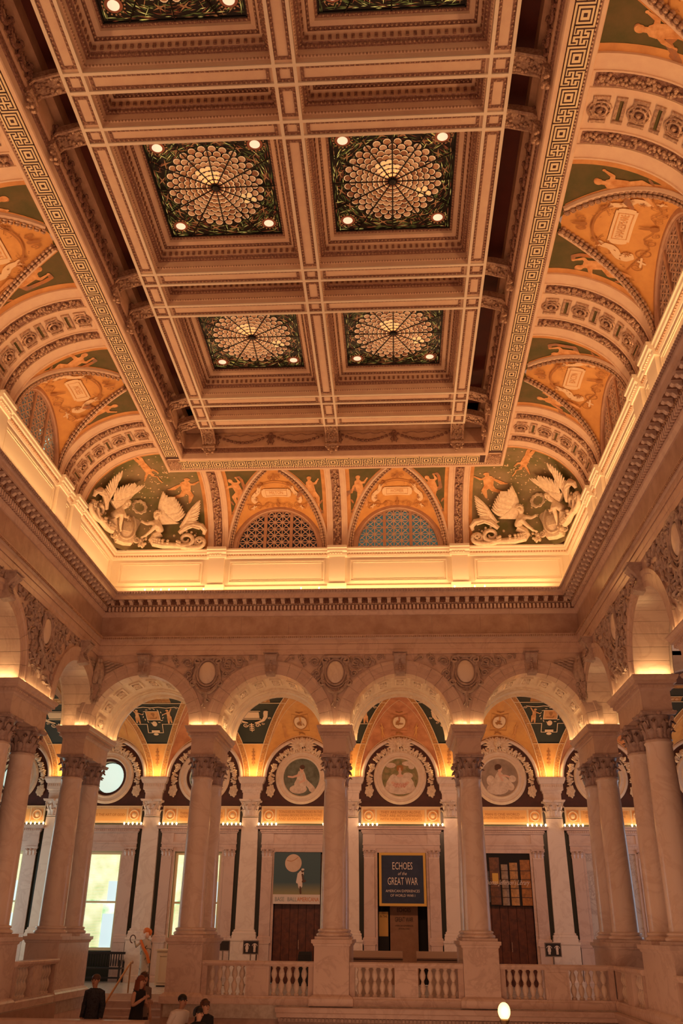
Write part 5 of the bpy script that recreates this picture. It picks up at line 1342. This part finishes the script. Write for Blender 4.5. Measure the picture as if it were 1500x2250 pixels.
# baseball banner
def grad_mat():
    m = bpy.data.materials.new('teal_fade_cloth'); m.use_nodes = True; nt = m.node_tree; b = nt.nodes['Principled BSDF']; L = nt.links.new
    tc = nd(nt, 'ShaderNodeTexCoord'); sp = nd(nt, 'ShaderNodeSeparateXYZ'); L(tc.outputs['Generated'], sp.inputs[0]); r = nd(nt, 'ShaderNodeValToRGB')
    r.color_ramp.elements[0].color = (.30,.27,.13,1); r.color_ramp.elements[0].position = .02; r.color_ramp.elements[1].color = (.055,.11,.125,1); r.color_ramp.elements[1].position = .28
    L(sp.outputs['Z'], r.inputs['Fac']); L(r.outputs['Color'], b.inputs['Base Color']); b.inputs['Roughness'].default_value = .6; return m
root = thing('fabric_banner', 'teal baseball exhibition banner with a large ball and a pitcher, left of the middle pier', 'banner', (-BAY*.5-.05, GY-.16, 0))
obj('banner_cloth', MB().box(-.87, .87, 0, .02, 1.20, 2.64), grad_mat(), root); obj('banner_strip', MB().box(-.87, .87, -.002, .02, .88, 1.20), mat('white_banner_strip', (.72,.62,.54), .6), root)
M_ball = mat('printed_baseball', (.74,.56,.42), .6, col2=(.66,.46,.32), scale=4); P = Paint(); P.ell(-.15, 2.27, .31, n=28); obj('printed_ball', P.emit(lambda a, b: (a, -.006, b)), M_ball, root)
P = Paint(); P.line([(-.38,2.36),(-.24,2.33),(-.1,2.38),(.02,2.47)], .010); obj('printed_stitching', P.emit(lambda a, b: (a, -.009, b)), M_signt, root)
P = Paint(); P.line([(.16,1.92),(.08,1.72)], .10, .09).cap((.08,1.70), (.11,1.45), .075, .05).cap((.14,1.70), (.16,1.48), .06, .05).cap((.06,1.9), (.02,1.62), .04, .05); obj('printed_uniform', P.emit(lambda a, b: (a, -.006, b)), M_txt, root)
P = Paint(); P.ell(.20,2.0,.05,.06).cap((.20,1.88),(.24,1.66),.035,.03).cap((.13,1.45),(.15,1.24),.03,.03).cap((.22,1.64),(.30,1.66),.04); obj('printed_figure_dark', P.emit(lambda a, b: (a, -.009, b)), M_hairp, root)
P = Paint(); P.ell(.21,2.05,.06,.035); obj('printed_cap', P.emit(lambda a, b: (a, -.011, b)), M_txt, root)
P = Paint(); P.text('BASE', -.62, 1.03, .20, .34).text('BALL', -.16, 1.03, .20, .34); obj('banner_lettering', P.emit(lambda a, b: (a, -.006, b)), M_bluep, root)
P = Paint(); P.text('AMERICANA', .43, 1.03, .20, .80); obj('banner_lettering', P.emit(lambda a, b: (a, -.006, b)), mat('orange_print', (.60,.18,.04), .6), root)
# book poster over the third doorway
root = thing('book_poster', 'large poster of old leather book spines with white script, over the right doorway', 'poster', (BAY*1.5, GY-.02, 0))
obj('poster_sheet', MB().box(-.90, .90, 0, .03, .88, 2.64), M_void, root)
BK = [(-.90,-.62,1.0,2.05,(.10,.08,.07)),(-.60,-.24,.92,2.52,(.22,.08,.03)),(-.18,.06,.90,2.28,(.44,.30,.20)),(.13,.42,.90,2.34,(.60,.30,.10)),(.52,.88,.90,2.44,(.48,.18,.04))]
for i, (a, b, c, d, col) in enumerate(BK):
    q = MB(); q.loft([[(a+(b-a)*j/8, -.012-.03*sin(pi*j/8), z) for j in range(9)] for z in (c, d)], False); o_ = obj('printed_book', q, mat('printed_spine', col, .5, col2=tuple(x*.5 for x in col), scale=9), root)
    q = MB()
    for z in (c+.25, c+.55, c+.85, c+1.15):
        if z < d-.05: q.loft([[(a+(b-a)*j/8, -.018-.03*sin(pi*j/8), zz) for j in range(9)] for zz in (z, z+.03)], False)
    obj('spine_band', q, M_hairp, root)
q = MB().box(-.52, -.30, -.05, -.045, 1.62, 1.98); obj('spine_label', q, M_goldc, root)
P = Paint(); P.text('Thomas Jefferson\'s Library', 0, 1.66, .24, 1.62).xf(lambda a, b: (a+.35*(b-1.66), b)); obj('poster_script', P.emit(lambda a, b: (a, -.058, b)), M_txt, root)
# ------------------------------------------------------------ furniture and small objects
M_benchw = mat('black_bench_paint', (.02,.014,.012), .35)
root = thing('slatted_bench', 'black slatted bench below the bright window at the left', 'bench', (-9.25, 33.9, ZF))
bw = 1.25
for i in range(26): obj('back_slat', MB().box(-bw+.05+i*(2*bw-.1)/26, -bw+.085+i*(2*bw-.1)/26, .20, .23, .50, .88), M_benchw, root)
obj('top_rail', MB().box(-bw, bw, .18, .25, .88, .96), M_benchw, root); obj('seat', MB().box(-bw, bw, -.28, .22, .42, .47), M_benchw, root)
for s_ in (-1, 1):
    obj('arm', MB().box(*sorted((s_*bw, s_*(bw-.06))), -.30, .2, .66, .71), M_benchw, root)
    for y in (-.27, .20): obj('leg', MB().box(*sorted((s_*bw, s_*(bw-.06))), y, y+.06, 0, .66), M_benchw, root)
obj('stretcher', MB().box(-bw, bw, -.02, .02, .12, .17), M_benchw, root)
M_cream = mat('cream_cabinet_paint', (.66,.52,.36), .5)
root = thing('panelled_desk', 'cream panelled information desk behind the steps pier', 'desk', (-5.55, 32.2, ZF))
obj('body', MB().box(-.75, .9, -.3, .4, .04, 1.05), M_cream, root); obj('top', MB().box(-.80, .95, -.35, .45, 1.05, 1.10), M_cream, root)
for a in (-.68, .1):
    q = MB()
    for (x0, x1, z0, z1) in ((a,a+.62,.12,.17),(a,a+.62,.90,.95),(a,a+.05,.17,.90),(a+.57,a+.62,.17,.90)): q.box(x0, x1, -.325, -.30, z0, z1)
    obj('front_panel', q, M_cream, root)
obj('toe_strip', MB().box(-.7, .85, -.26, .36, 0, .04), M_void, root)
# carved figure in orange, cream and black beside the desk
M_or = mat('bright_orange_cloth', (.70,.18,.03), .5); M_dkfig = mat('black_patterned_cloth', (.02,.014,.012), .5, col2=(.5,.4,.3), scale=9, lo=.55, hi=.62)
root = thing('costumed_figure', 'tall slender figure in orange, cream and black standing by the desk', 'statue', (-6.62, 31.6, ZF))
sobj('robe', MB().lathe([(.20,0),(.17,.3),(.15,.7),(.17,.95),(.20,1.15),(.16,1.35),(.06,1.42)], n=14, sx=1, sy=.7), M_dkfig, root)
sobj('head', MB().ball((0,0,1.53), .09, .10, .13, 12, 8).ball((0,-.10,1.52), .02, .03, .03), M_skinp, root); sobj('headdress', MB().ball((-.02,.02,1.64), .13, .11, .11, 10, 7).ball((.10,0,1.60), .07, .06, .10, 8, 6), M_or, root)
sobj('sash', MB().tube([(-.18,-.05,1.36),(-.05,-.15,1.15),(.1,-.15,.95),(.17,-.08,.7)], .05, 6), M_or, root); sobj('arm', MB().tube([(-.16,-.02,1.32),(-.30,-.10,1.18),(-.36,-.16,1.34)], [.05,.045,.03], 7), M_dkfig, root); sobj('hoop', MB().tube([(-.42+.09*cos(a), -.16, 1.40+.12*sin(a)) for a in [2*pi*i/12 for i in range(10)]], .018, 5), M_hairp, root)
# brass stair rail
M_brass = mat('brass_rail', (.50,.24,.09), .3, .6)
root = thing('stair_handrail', 'slim brass handrail rising up the middle of the steps', 'handrail', (-6.15, 0, 0))
obj('rail', MB().tube([(-.10,28.75,-.90),(-.09,28.6,-.90),(-.08,28.3,-1.0),(-.04,25.6,-2.12)], .032, 8), M_brass, root); obj('post', MB().tube([(-.09,28.6,-.90),(-.09,28.6,ZF)], .025, 8), M_brass, root); sobj('finial', MB().ball((-.10,28.78,-.90), .045, .045, .045, 8, 6), M_brass, root); obj('post', MB().tube([(-.045,25.9,-2.0),(-.045,25.9,-2.72)], .025, 8), M_brass, root)
# restroom signs, dark sign, loudspeaker, reading desks
M_sign = mat('dark_sign_face', (.03,.022,.02), .3); M_steel = mat('grey_sign_frame', (.30,.24,.20), .35, .6)
def sign(loc, label, w_, h_, icons):
    root = thing('directional_sign', label, 'sign', loc); obj('sign_frame', MB().box(-w_/2, w_/2, 0, .03, 0, h_), M_steel, root); obj('sign_face', MB().box(-w_/2+.03, w_/2-.03, -.006, 0, .03, h_-.03), M_sign, root)
    obj('sign_post', MB().box(-.02, .02, .01, .04, -(loc[2]-ZF), 0).box(-.15, .15, -.12, .15, -(loc[2]-ZF), -(loc[2]-ZF)+.02), M_steel, root)
    if icons:
        P = Paint()
        for s_ in (-1, 1):
            P.ell(s_*w_*.24, h_*.72, .035); P.cap((s_*w_*.24, h_*.58), (s_*w_*.24, h_*.42), .05, .06 if s_ < 0 else .035); P.cap((s_*w_*.24-.02, h_*.4), (s_*w_*.24-.02, h_*.2), .018); P.cap((s_*w_*.24+.02, h_*.4), (s_*w_*.24+.02, h_*.2), .018)
            P.line([(s_*w_*.24+.10*cos(t), h_*.48+.13*sin(t)) for t in [.5+i*.35 for i in range(7)]], .010)
        obj('sign_pictogram', P.emit(lambda a, b: (a, -.010, b)), M_txt, root)
sign((-3.42, 33.6, -.76), 'dark restroom sign with two white pictograms, left of the baseball doorway', .56, .44, True)
sign((7.05, 33.6, -.72), 'dark restroom sign with two white pictograms, right of the book poster doorway', .56, .44, True)
sign((-4.33, 33.2, -.66), 'plain black notice sign on a thin post, left of the restroom sign', .48, .34, False)
sign((8.85, 31.5, -.95), 'small dark stand at the foot of the right corner pier', .30, .34, False)
root = thing('dark_box', 'black cloth-covered box in front of the wooden doors under the baseball banner', 'box', (-1.50, 33.6, ZF))
obj('box_body', MB().rects([(.24,.18,.02),(.25,.19,.3),(.23,.18,.95),(.20,.15,1.05)]), M_void, root); obj('stand', MB().box(-.2,.2,-.15,.15,0,.03), M_void, root)
M_taupe = mat('taupe_laminate', (.34,.22,.16), .4)
for i, (x, l) in enumerate(((1.05,'sloping taupe reading desk behind the balustrade, left of the blue banner door'),(3.05,'sloping taupe reading desk behind the balustrade, right of the blue banner door'))):
    root = thing('reading_desk', l, 'desk', (x, 27.9, ZF)); obj('desk_top', MB().prismx([(-.30,.98),(.30,1.14),(.30,1.20),(-.30,1.04)], -.80, .80), M_taupe, root)
    obj('desk_front', MB().prismx([(-.30,.90),(-.26,.90),(-.26,1.0),(-.30,1.0)], -.8, .8), M_taupe, root); obj('desk_base', MB().box(-.45,.45,-.1,.2,0,1.02), M_marbleW, root)
# newel lamp at the bottom
root = thing('globe_lamp', 'lit globe lamp on a bronze stem at the bottom edge, right of centre', 'lamp', (3.485, 17.0, 0)); M_globe = mat('glowing_globe', (1,.8,.4), .3, emit=(1,.62,.20), es=3.2); M_bronze = mat('dark_bronze', (.10,.06,.035), .35, .7)
gz = -1.194
sobj('globe', MB().ball((0,0,gz), .105, .105, .135, 18, 12), M_globe, root); sobj('lamp_socket', MB().lathe([(.03,gz-.22),(.07,gz-.17),(.085,gz-.13),(.06,gz-.11)], n=14), M_bronze, root); sobj('lamp_stem', MB().lathe([(.12,gz-1.6),(.05,gz-1.4),(.04,gz-.8),(.05,gz-.3),(.03,gz-.2)], n=12), M_bronze, root)
pl = bpy.data.lights.new('globe_light', 'POINT'); pl.energy = 8; pl.color = GOLD; pl.shadow_soft_size = .1; po = bpy.data.objects.new('globe_light', pl); C.objects.link(po); po.location = (3.485, 16.75, gz)
# ------------------------------------------------------------ winged stucco figures in the corners
def sk(name, verts, edges, rad, m, parent, sub=2, flat=1.0):
    """continuous body: skin modifier on a skeleton"""
    me = bpy.data.meshes.new(name); me.from_pydata([tuple(v) for v in verts], edges, []); me.materials.append(m)
    o = bpy.data.objects.new(name, me); C.objects.link(o); o.parent = parent
    md = o.modifiers.new('skin', 'SKIN'); md.use_smooth_shade = True; md.branch_smoothing = .4
    sv = me.skin_vertices[0].data
    for i, r in enumerate(rad): sv[i].radius = (r, r)
    sv[0].use_root = True
    s_ = o.modifiers.new('sub', 'SUBSURF'); s_.levels = sub; s_.render_levels = sub
    return o
def chain(V, E, R, start, pts):
    """append a limb: pts = [(xyz, r)...] from vertex index start"""
    i = start
    for p, r in pts: V.append(p); R.append(r); E.append((i, len(V)-1)); i = len(V)-1
    return i
def wing_mb(L, wd, n=11):
    mb = MB()
    for i in range(n):      # feathers rooted along the leading edge, each with thickness
        t = i/(n-1); a = radians(58-50*t); l = L*(.36+.10*t); q = Matrix.Rotation(a, 3, 'Y'); rings = []; s0 = Vector((-.06*t, -.02+.012*(i % 2), L*(.08+.52*t)))
        for j in range(6):
            u = j/5; w_ = wd*(.55+.5*sin(pi*(u*.75+.2)))*(1 if u < .9 else .6); p = s0 + q @ Vector((0, -.03-.05*sin(u*pi), l*u)); e = q @ Vector((w_, 0, 0)); rings.append([tuple(p-e), tuple(p+Vector((0,-.025,0))), tuple(p+e), tuple(p+Vector((0,.02,0)))])
        mb.loft(rings, True, True, True)
    rd = random.Random(3)
    for k in range(46):
        t = rd.random(); a = radians(55-48*t); q = Matrix.Rotation(a, 3, 'Y'); p = Vector((-.05*t, -.06, L*(.06+.55*t))) + q @ Vector((0, 0, L*.22*rd.random())); mb.ball(p, .045, .03, .085, 5, 4, q)
    mb.tube([(0,0,0),(-.02,-.06,L*.3),(-.06,-.07,L*.55),(-.06,-.05,L*.80)], [.09,.08,.06,.02], 7)
    return mb
def cornerpt(pt, u, v, off): return Vector(pt(u, v, off))
def winged(sg, side, label):
    """side 0: figure on the long back wall part, 1: figure on the side wall part; built flat in x,z then bent onto the cove"""
    pt = cl_pt if sg < 0 else cr_pt
    root = thing('winged_figure', label, 'sculpture', (0,0,0), 0, 'pairs of winged stucco figures in the corners of the cove')
    # flat layout: a along level curve measured from the corner (m), b height (m)
    def place(a, b, d):
        u = .5 + (a/4.15 if side == 0 else -a/4.15)
        v = max(.0, min(.98, (b-.02)/2.95)); return cornerpt(pt, max(.02, min(.98, u)), v, .04+d)
    # body skeleton
    L = lambda a, b, d=.16: tuple(place(a, b, d))
    V = [L(1.08,.62)]; R = [.15]; E = []
    ch = chain(V, E, R, 0, [(L(1.06,.80,.2), .15), (L(1.02,.98,.22), .17)])
    hd = chain(V, E, R, ch, [(L(.98,1.13,.22), .065), (L(.95,1.24,.24), .105), (L(.94,1.34,.24), .09)])
    e1 = chain(V, E, R, ch, [(L(.86,1.02,.28), .08), (L(.70,.96,.30), .06), (L(.50,1.02,.28), .042)])
    for k in range(4): chain(V, E, R, e1, [(L(.44-.005*k, 1.06-.025*k, .28), .012), (L(.40, 1.07-.03*k, .27), .010)])
    chain(V, E, R, e1, [(L(.47,1.08,.30), .012)])
    e2 = chain(V, E, R, ch, [(L(.98,.90,.36), .08), (L(.86,.66,.36), .06), (L(.72,.48,.34), .042)])
    for k in range(4): chain(V, E, R, e2, [(L(.68-.02*k, .43+.01*k, .34), .012), (L(.65-.025*k, .38+.01*k, .33), .010)])
    chain(V, E, R, e2, [(L(.74,.43,.36), .012)])
    sk('body', V, E, R, M_stucco, root)
    hair = MB(); 
    for i in range(10): a = i*2*pi/10; hair.ball(place(.96+.07*cos(a), 1.37+.07*sin(a), .27), .055, .055, .055, 6, 4)
    sobj('hair', hair, M_stucco, root)
    sobj('face', MB().ball(place(.935,1.265,.335), .012).ball(place(.925,1.235,.325), .016, .01, .008).ball(place(.915,1.29,.325), .01).ball(place(.955,1.29,.325), .01), M_stucco, root)
    # fish-like tail with scroll ends
    t = MB(); pts = [place(1.08,.64,.16), place(.99,.50,.19), place(.96,.36,.21), place(1.0,.24,.22), place(1.12,.15,.22), place(1.28,.13,.2)]; n_ = 18
    rad = [.14,.14,.13,.12,.11,.095]
    for i in range(n_): q_ = i/n_; r_ = .24*(1-.80*q_); a_ = -pi/2+2*pi*1.35*q_; pts.append(place(1.42+r_*cos(a_), .38+r_*sin(a_), .17)); rad.append(.085*(1-.65*q_))
    t.tube(pts, rad, 9)
    pts = [place(1.30,.12,.17), place(1.50,.07,.16), place(1.68,.08,.15)]; rad = [.09,.085,.08]
    for i in range(n_): q_ = i/n_; r_ = .20*(1-.80*q_); a_ = -pi/2+2*pi*1.3*q_; pts.append(place(1.80+r_*cos(a_), .30+r_*sin(a_), .14)); rad.append(.075*(1-.6*q_))
    t.tube(pts, rad, 9)
    for i in range(12): a_ = 2*pi*i/12; t.ball(place(1.42+.30*cos(a_), .38+.30*sin(a_), .13), .045, .04, .045, 5, 4)
    for i in range(18): t.ball(place(.97+.035*(i//2), .36-.022*(i//2)+.09*(i % 2)-.04, .31), .05, .03, .05, 6, 4)
    for i in range(7): t.ball(place(1.84+.06*cos(i*.9), .34+.06*sin(i*.9), .2), .04, .04, .04, 6, 4)
    sobj('scrolled_tail', t, M_stucco, root)
    dr = MB(); dr.tube([place(1.20,.62,.18), place(1.42,.84,.16), place(1.66,.92,.15), place(1.88,.86,.14), place(1.98,.70,.13), place(1.94,.56,.12)], [.07,.10,.09,.10,.08,.05], 8); dr.tube([place(1.3,.70,.2), place(1.6,.86,.2), place(1.84,.78,.18)], .05, 6); sobj('drapery', dr, M_stucco, root)
    # wings: feathers bent with the cove
    for (a0, b0, rot_, L_, nm) in ((1.12,.95,-.12,1.15,'wing'),(1.26,.80,.62,1.15,'wing')):
        wm = wing_mb(L_, .055); wm.mapv(lambda x, y, z, a0=a0, b0=b0, r=rot_: tuple(place(a0+(x*cos(r)+z*sin(r))*.9, b0+(-x*sin(r)+z*cos(r)), .10-y))); sobj(nm, wm, M_stucco, root)
    fl = MB(); rd = random.Random(8)
    for i in range(36): fl.ball(place(.60+.20*rd.random(), .06+.42*rd.random()*(.5+.5*rd.random()), .22+.08*rd.random()), .045, .045, .045, 6, 4)
    sobj('flower_cluster', fl, M_stucco, root)
    return place
for sg, nm_ in ((-1,'left'),(1,'right')):
    winged(sg, 0, 'winged stucco figure with scrolled tail beside the rear lunettes, %s rear corner' % nm_)
    winged(sg, 1, 'winged stucco figure with scrolled tail against the side-wall rib, %s rear corner' % nm_)
    pt = cl_pt if sg < 0 else cr_pt
    base = Vector(pt(.5, .02, 0)); dirn = Vector((-sg*.55, -.83, 0)).normalized(); ang = math.atan2(dirn.x, -dirn.y)
    root = thing('shield_cartouche', 'large oval stucco shield between two winged figures in the %s rear corner of the cove' % nm_, 'sculpture', (base.x+dirn.x*.30, base.y+dirn.y*.30, Z0+.05), -ang if False else math.atan2(dirn.x, -dirn.y))
    f = MB()
    def shp(k): return [(k*a*1.15, b*1.25) for a, b in ((0,0),(.22,.03),(.30,.15),(.30,.40),(.40,.66),(.33,.86),(.40,1.0),(.30,1.12),(.14,1.10),(0,1.06))]
    out = shp(1)+[(-a, b) for a, b in shp(1)[::-1][1:-1]]
    f.loft([[(a*k, y, .68+(b-.68)*k) for a, b in out] for k, y in ((1,.10),(1,-.02),(.94,-.08),(.80,-.09))], True, True, True); sobj('shield_frame', f, M_stucco, root)
    sobj('shield_oval', MB().ball((0,-.05,.62), .27, .12, .40, 20, 12), M_stucco, root)
    sobj('oval_moulding', MB().tube([(.31*cos(a), -.10, .62+.45*sin(a)) for a in [2*pi*i/32 for i in range(33)]], .03, 6), M_stucco, root)
    rl = MB(); rl.tube([(-.03,-.17,.78),(.04,-.18,.86),(.07,-.18,.80)], .03, 6); rl.rects([(.12,.02,.40),(.13,.02,.72)], 0, -.17); sobj('shield_device', rl, M_stucco, root)
    for s_ in (-1, 1):
        sobj('shield_scroll', MB().tube([(s_*(.30+.15*(1-.8*i/16)*cos(i*.6)), -.10, 1.24+.15*(1-.8*i/16)*sin(i*.6)) for i in range(17)], .04, 6), M_stucco, root); sobj('shield_scroll', MB().tube([(s_*(.38+.12*(1-.8*i/16)*cos(i*.6+2)), -.08, .22+.12*(1-.8*i/16)*sin(i*.6+2)) for i in range(17)], .035, 6), M_stucco, root)
    wr = thing('laurel_wreath', 'stucco laurel wreath held above the oval shield in the %s rear corner' % nm_, 'sculpture', tuple(pt(.5, .50, .22)), math.atan2(dirn.x, -dirn.y))
    obj('wreath_ring', MB().tube([(.19*cos(a), 0, .19*sin(a)) for a in [2*pi*i/20 for i in range(21)]], .03, 6), M_stucco, wr)
    for i in range(18):
        a = 2*pi*i/18; q = Matrix.Rotation(-a-.5*(1 if i % 2 else -1), 3, 'Y'); sobj('laurel_leaf', MB().ball(Vector((.22*cos(a), -.02, .22*sin(a))), .03, .02, .075, 6, 4, q), M_stucco, wr)
# ------------------------------------------------------------ people on the steps
PW = [(-5.27, 22.35, -2.73), (-4.27, 22.35, -2.73), (-4.37, 23.1, -2.73), (-3.20, 21.75, -3.10), (-2.56, 20.8, -3.10), (-2.56, 21.65, -3.10)]
M_skin = mat('skin', (.48,.25,.16), .5); M_skinL = mat('light_skin', (.62,.36,.25), .5)
M_blk = mat('black_fabric', (.012,.010,.012), .8, bump=.2, bscale=30); M_blkp = mat('dark_printed_fabric', (.015,.014,.02), .8, col2=(.035,.035,.045), scale=26, lo=.52, hi=.60); M_white = mat('white_tee', (.85,.78,.72), .8)
M_red = mat('auburn_hair', (.20,.05,.02), .5); M_dark = mat('dark_hair', (.012,.008,.006), .45); M_brn = mat('brown_hair', (.09,.035,.018), .5); M_lens = mat('sunglasses', (.01,.01,.01), .1); M_denim = mat('dark_trousers', (.03,.03,.05), .8)
def person(label, loc, rz, H, skin, pose, cloth, hairm, hair, bottoms=M_blk, group=None):
    """H standing height; local origin at the feet, facing -y"""
    root = thing('person', label, 'person', loc, rz, group); k = H/1.7
    S_ = lambda *p: (p[0]*k, p[1]*k, p[2]*k)
    lean, hx, hy = pose.get('lean', 0), pose.get('hx', 0), pose.get('hy', -.02)
    V = [S_(0,0,.92)]; R = [.13*k]; E = []
    ch = chain(V, E, R, 0, [(S_(0,-.01-lean*.3,1.08), .115*k), (S_(0,-.02-lean*.7,1.26), .13*k), (S_(0,-.01-lean,1.38), .09*k)])
    nk = chain(V, E, R, ch, [(S_(hx*.3,-.02-lean+hy*.3,1.46), .048*k)])
    chain(V, E, R, nk, [(S_(hx,-.03-lean+hy,1.535), .072*k), (S_(hx,-.03-lean+hy,1.60), .088*k), (S_(hx,-.02-lean+hy,1.665), .060*k)])
    hands = []
    for s_, A in ((-1, pose['la']), (1, pose['ra'])):
        e = chain(V, E, R, ch, [(S_(s_*.17,-.01-lean,1.37), .058*k)]+[(S_(*p), r*k) for p, r in zip(A, (.045,.034))])
        hx_, hy_, hz_ = A[-1]; d = Vector(A[-1])-Vector(A[-2]); d.normalize(); sd = d.cross(Vector((0,1,.2))); sd.normalize()
        palm = Vector(A[-1])+d*.05; pi2 = chain(V, E, R, e, [(S_(*palm), .030*k)])
        for q in range(4):
            f1 = palm+d*.035+sd*(.022*(q-1.5)); f2 = f1+d*(.038-.004*abs(q-1.5))+Vector((0,-.008,-.004)); chain(V, E, R, pi2, [(S_(*f1), .010*k), (S_(*f2), .009*k), (S_(*(f2+d*.02+Vector((0,-.012,-.008)))), .008*k)])
        th = palm-d*.02+sd*.04; chain(V, E, R, pi2, [(S_(*th), .011*k), (S_(*(th+d*.035+sd*.008)), .009*k)])
    for s_ in (-1, 1):
        st = pose.get('step', 0)*s_
        chain(V, E, R, 0, [(S_(s_*.10,0,.86), .10*k), (S_(s_*.11,-.02-st*.12,.48), .065*k), (S_(s_*.11,.0-st*.10,.10), .045*k), (S_(s_*.12,-.12-st*.10,.04), .04*k)])
    sk('body', V, E, R, skin, root)
    # face
    fy = -.03-lean+hy
    fc = MB().ball(S_(hx,fy-.100,1.585), .014*k, .022*k, .022*k, 6, 5); sobj('nose', fc, skin, root)
    sobj('eyes', MB().ball(S_(hx-.033,fy-.078,1.615), .012*k).ball(S_(hx+.033,fy-.078,1.615), .012*k), M_lens, root); sobj('mouth', MB().ball(S_(hx,fy-.082,1.548), .024*k, .008*k, .007*k), mat('lips', (.35,.10,.08), .5), root)
    sobj('ears', MB().ball(S_(hx-.088,fy+.005,1.60), .012*k, .02*k, .03*k).ball(S_(hx+.088,fy+.005,1.60), .012*k, .02*k, .03*k), skin, root)
    # hair
    h = MB(); h.ball(S_(hx,fy+.030,1.648), .098*k, .100*k, .088*k, 14, 9)
    if hair == 'long':
        for i in range(15):
            a = radians(-20+220*i/14); x, y = hx+.095*cos(a), fy+.03+.085*sin(a); h.tube([S_(x, y, 1.64), S_(x*1.05, y+.01, 1.50), S_(x*1.1, y-.01-lean*.1, 1.36), S_(x*1.05, y-.02, 1.24+.02*(i % 3))], [.03*k,.036*k,.034*k,.012*k], 6)
    elif hair == 'bun':
        h.ball(S_(hx,fy+.10,1.66), .045*k); 
        for i in range(9): a = radians(10*i+45+0); h.ball(S_(hx+.085*cos(a*1.0), fy+.05, 1.60+.03*sin(i)), .03*k)
    elif hair == 'short':
        for i in range(22): a = i*2.4; h.ball(S_(hx+.07*cos(a)*sqrt(i/22), fy+.03+.075*sin(a)*sqrt(i/22), 1.70-.03*i/22), .028*k)
    elif hair == 'curly':
        rd = random.Random(2)
        for i in range(50):
            a, b = rd.uniform(-.3, pi+.3), rd.uniform(-.5, 1.4); h.ball(S_(hx+.11*cos(a)*cos(b), fy+.03+.10*abs(sin(a))*cos(b), 1.62+.11*sin(b)), .03*k)
    sobj('hair', h, hairm, root)
    # garment over torso
    g = []; lw = pose.get('skirt', 0)
    prof = [(.165,.11,1.42,1.0),(.185,.12,1.36,.98),(.175,.125,1.22,.7),(.150,.12,1.08,.3),(.17,.13,.95,0),(.185,.14,.84,0)]
    if lw: prof += [(.20,.16,.60,0),(.22,.18,.30,0)]
    rings = [[S_(a*cos(t), b*sin(t)-lean*l-.01, z) for t in frames(20)] for a, b, z, l in prof]
    gm = MB().loft([[S_(.06*cos(t), .06*sin(t)-lean-.015, 1.455) for t in frames(20)]]+rings, True, False, False); sobj(pose.get('gname', 'top'), gm, cloth, root)
    if pose.get('sleeve', 1):
        for s_, A in ((-1, pose['la']), (1, pose['ra'])):
            n = 2 if pose.get('sleeve') == 2 else 1; pts = [S_(s_*.09,-.01-lean,1.375), S_(s_*.165,-.01-lean,1.365)]+[S_(*p) for p in A[:n]]
            if n == 1: pts[-1] = tuple(Vector(pts[1]).lerp(Vector(pts[-1]), .75))
            sobj('sleeve', MB().tube(pts, [.085*k, .078*k]+[.062*k]*(n-1)+[.055*k], 10), cloth, root)
    if not lw:
        for s_ in (-1, 1): sobj('trouser_leg', MB().tube([S_(s_*.09,0,.90), S_(s_*.11,-.02,.48), S_(s_*.11,0,.10)], [.11*k,.085*k,.065*k], 10), bottoms, root)
    for s_ in (-1, 1): sobj('shoe', MB().ball(S_(s_*.12,-.07,.04), .05*k, .13*k, .045*k, 10, 6), M_blk, root)
    return root
arm = lambda s_, kind: {'down':[(s_*.22,-.0,1.12),(s_*.22,-.06,.88)], 'front':[(s_*.20,-.08,1.14),(s_*.06,-.28,1.14)], 'phone':[(s_*.21,-.06,1.13),(s_*.08,-.24,1.27)], 'back':[(s_*.24,.05,1.12),(s_*.26,.06,.88)]}[kind]
person('woman in a long dark patterned dress with hair tied back, leftmost on the steps', PW[0], -.15, 1.75, M_skin, dict(la=arm(-1,'down'), ra=arm(1,'down'), skirt=1, sleeve=2, gname='dress'), M_blkp, M_brn, 'bun')
person('woman with long auburn hair in a black sleeveless dress, facing right on the steps', PW[1], 1.1, 1.74, M_skinL, dict(la=arm(-1,'phone'), ra=arm(1,'front'), skirt=1, sleeve=0, gname='dress', lean=.03), M_blk, M_red, 'long')
w3 = person('woman with long brown hair and sunglasses on her head, behind the woman in black', PW[2], .9, 1.78, M_skinL, dict(la=arm(-1,'front'), ra=arm(1,'down'), sleeve=1), mat('grey_top', (.20,.15,.13), .8), M_brn, 'long')
sobj('sunglasses', MB().ball((-.045,-.11,1.66), .035, .012, .022, 8, 5).ball((.045,-.11,1.66), .035, .012, .022, 8, 5).box(-.10,.10,-.105,-.10,1.655,1.665), M_lens, w3)
person('short-haired person in a white t-shirt looking down, in front of the steps pier', PW[3], .9, 1.78, M_skin, dict(la=arm(-1,'down'), ra=arm(1,'front'), lean=.10, hy=-.06, hx=.0), M_white, M_dark, 'short', M_denim)
person('dark-haired person in black seen at the bottom edge, front one of the pair', PW[4], 1.0, 1.60, M_skinL, dict(la=arm(-1,'down'), ra=arm(1,'down'), lean=.05), M_blk, M_dark, 'curly')
person('person with curly brown hair in black at the bottom edge, rear one of the pair', PW[5], .8, 1.68, M_skinL, dict(la=arm(-1,'down'), ra=arm(1,'down')), M_blk, M_brn, 'curly')
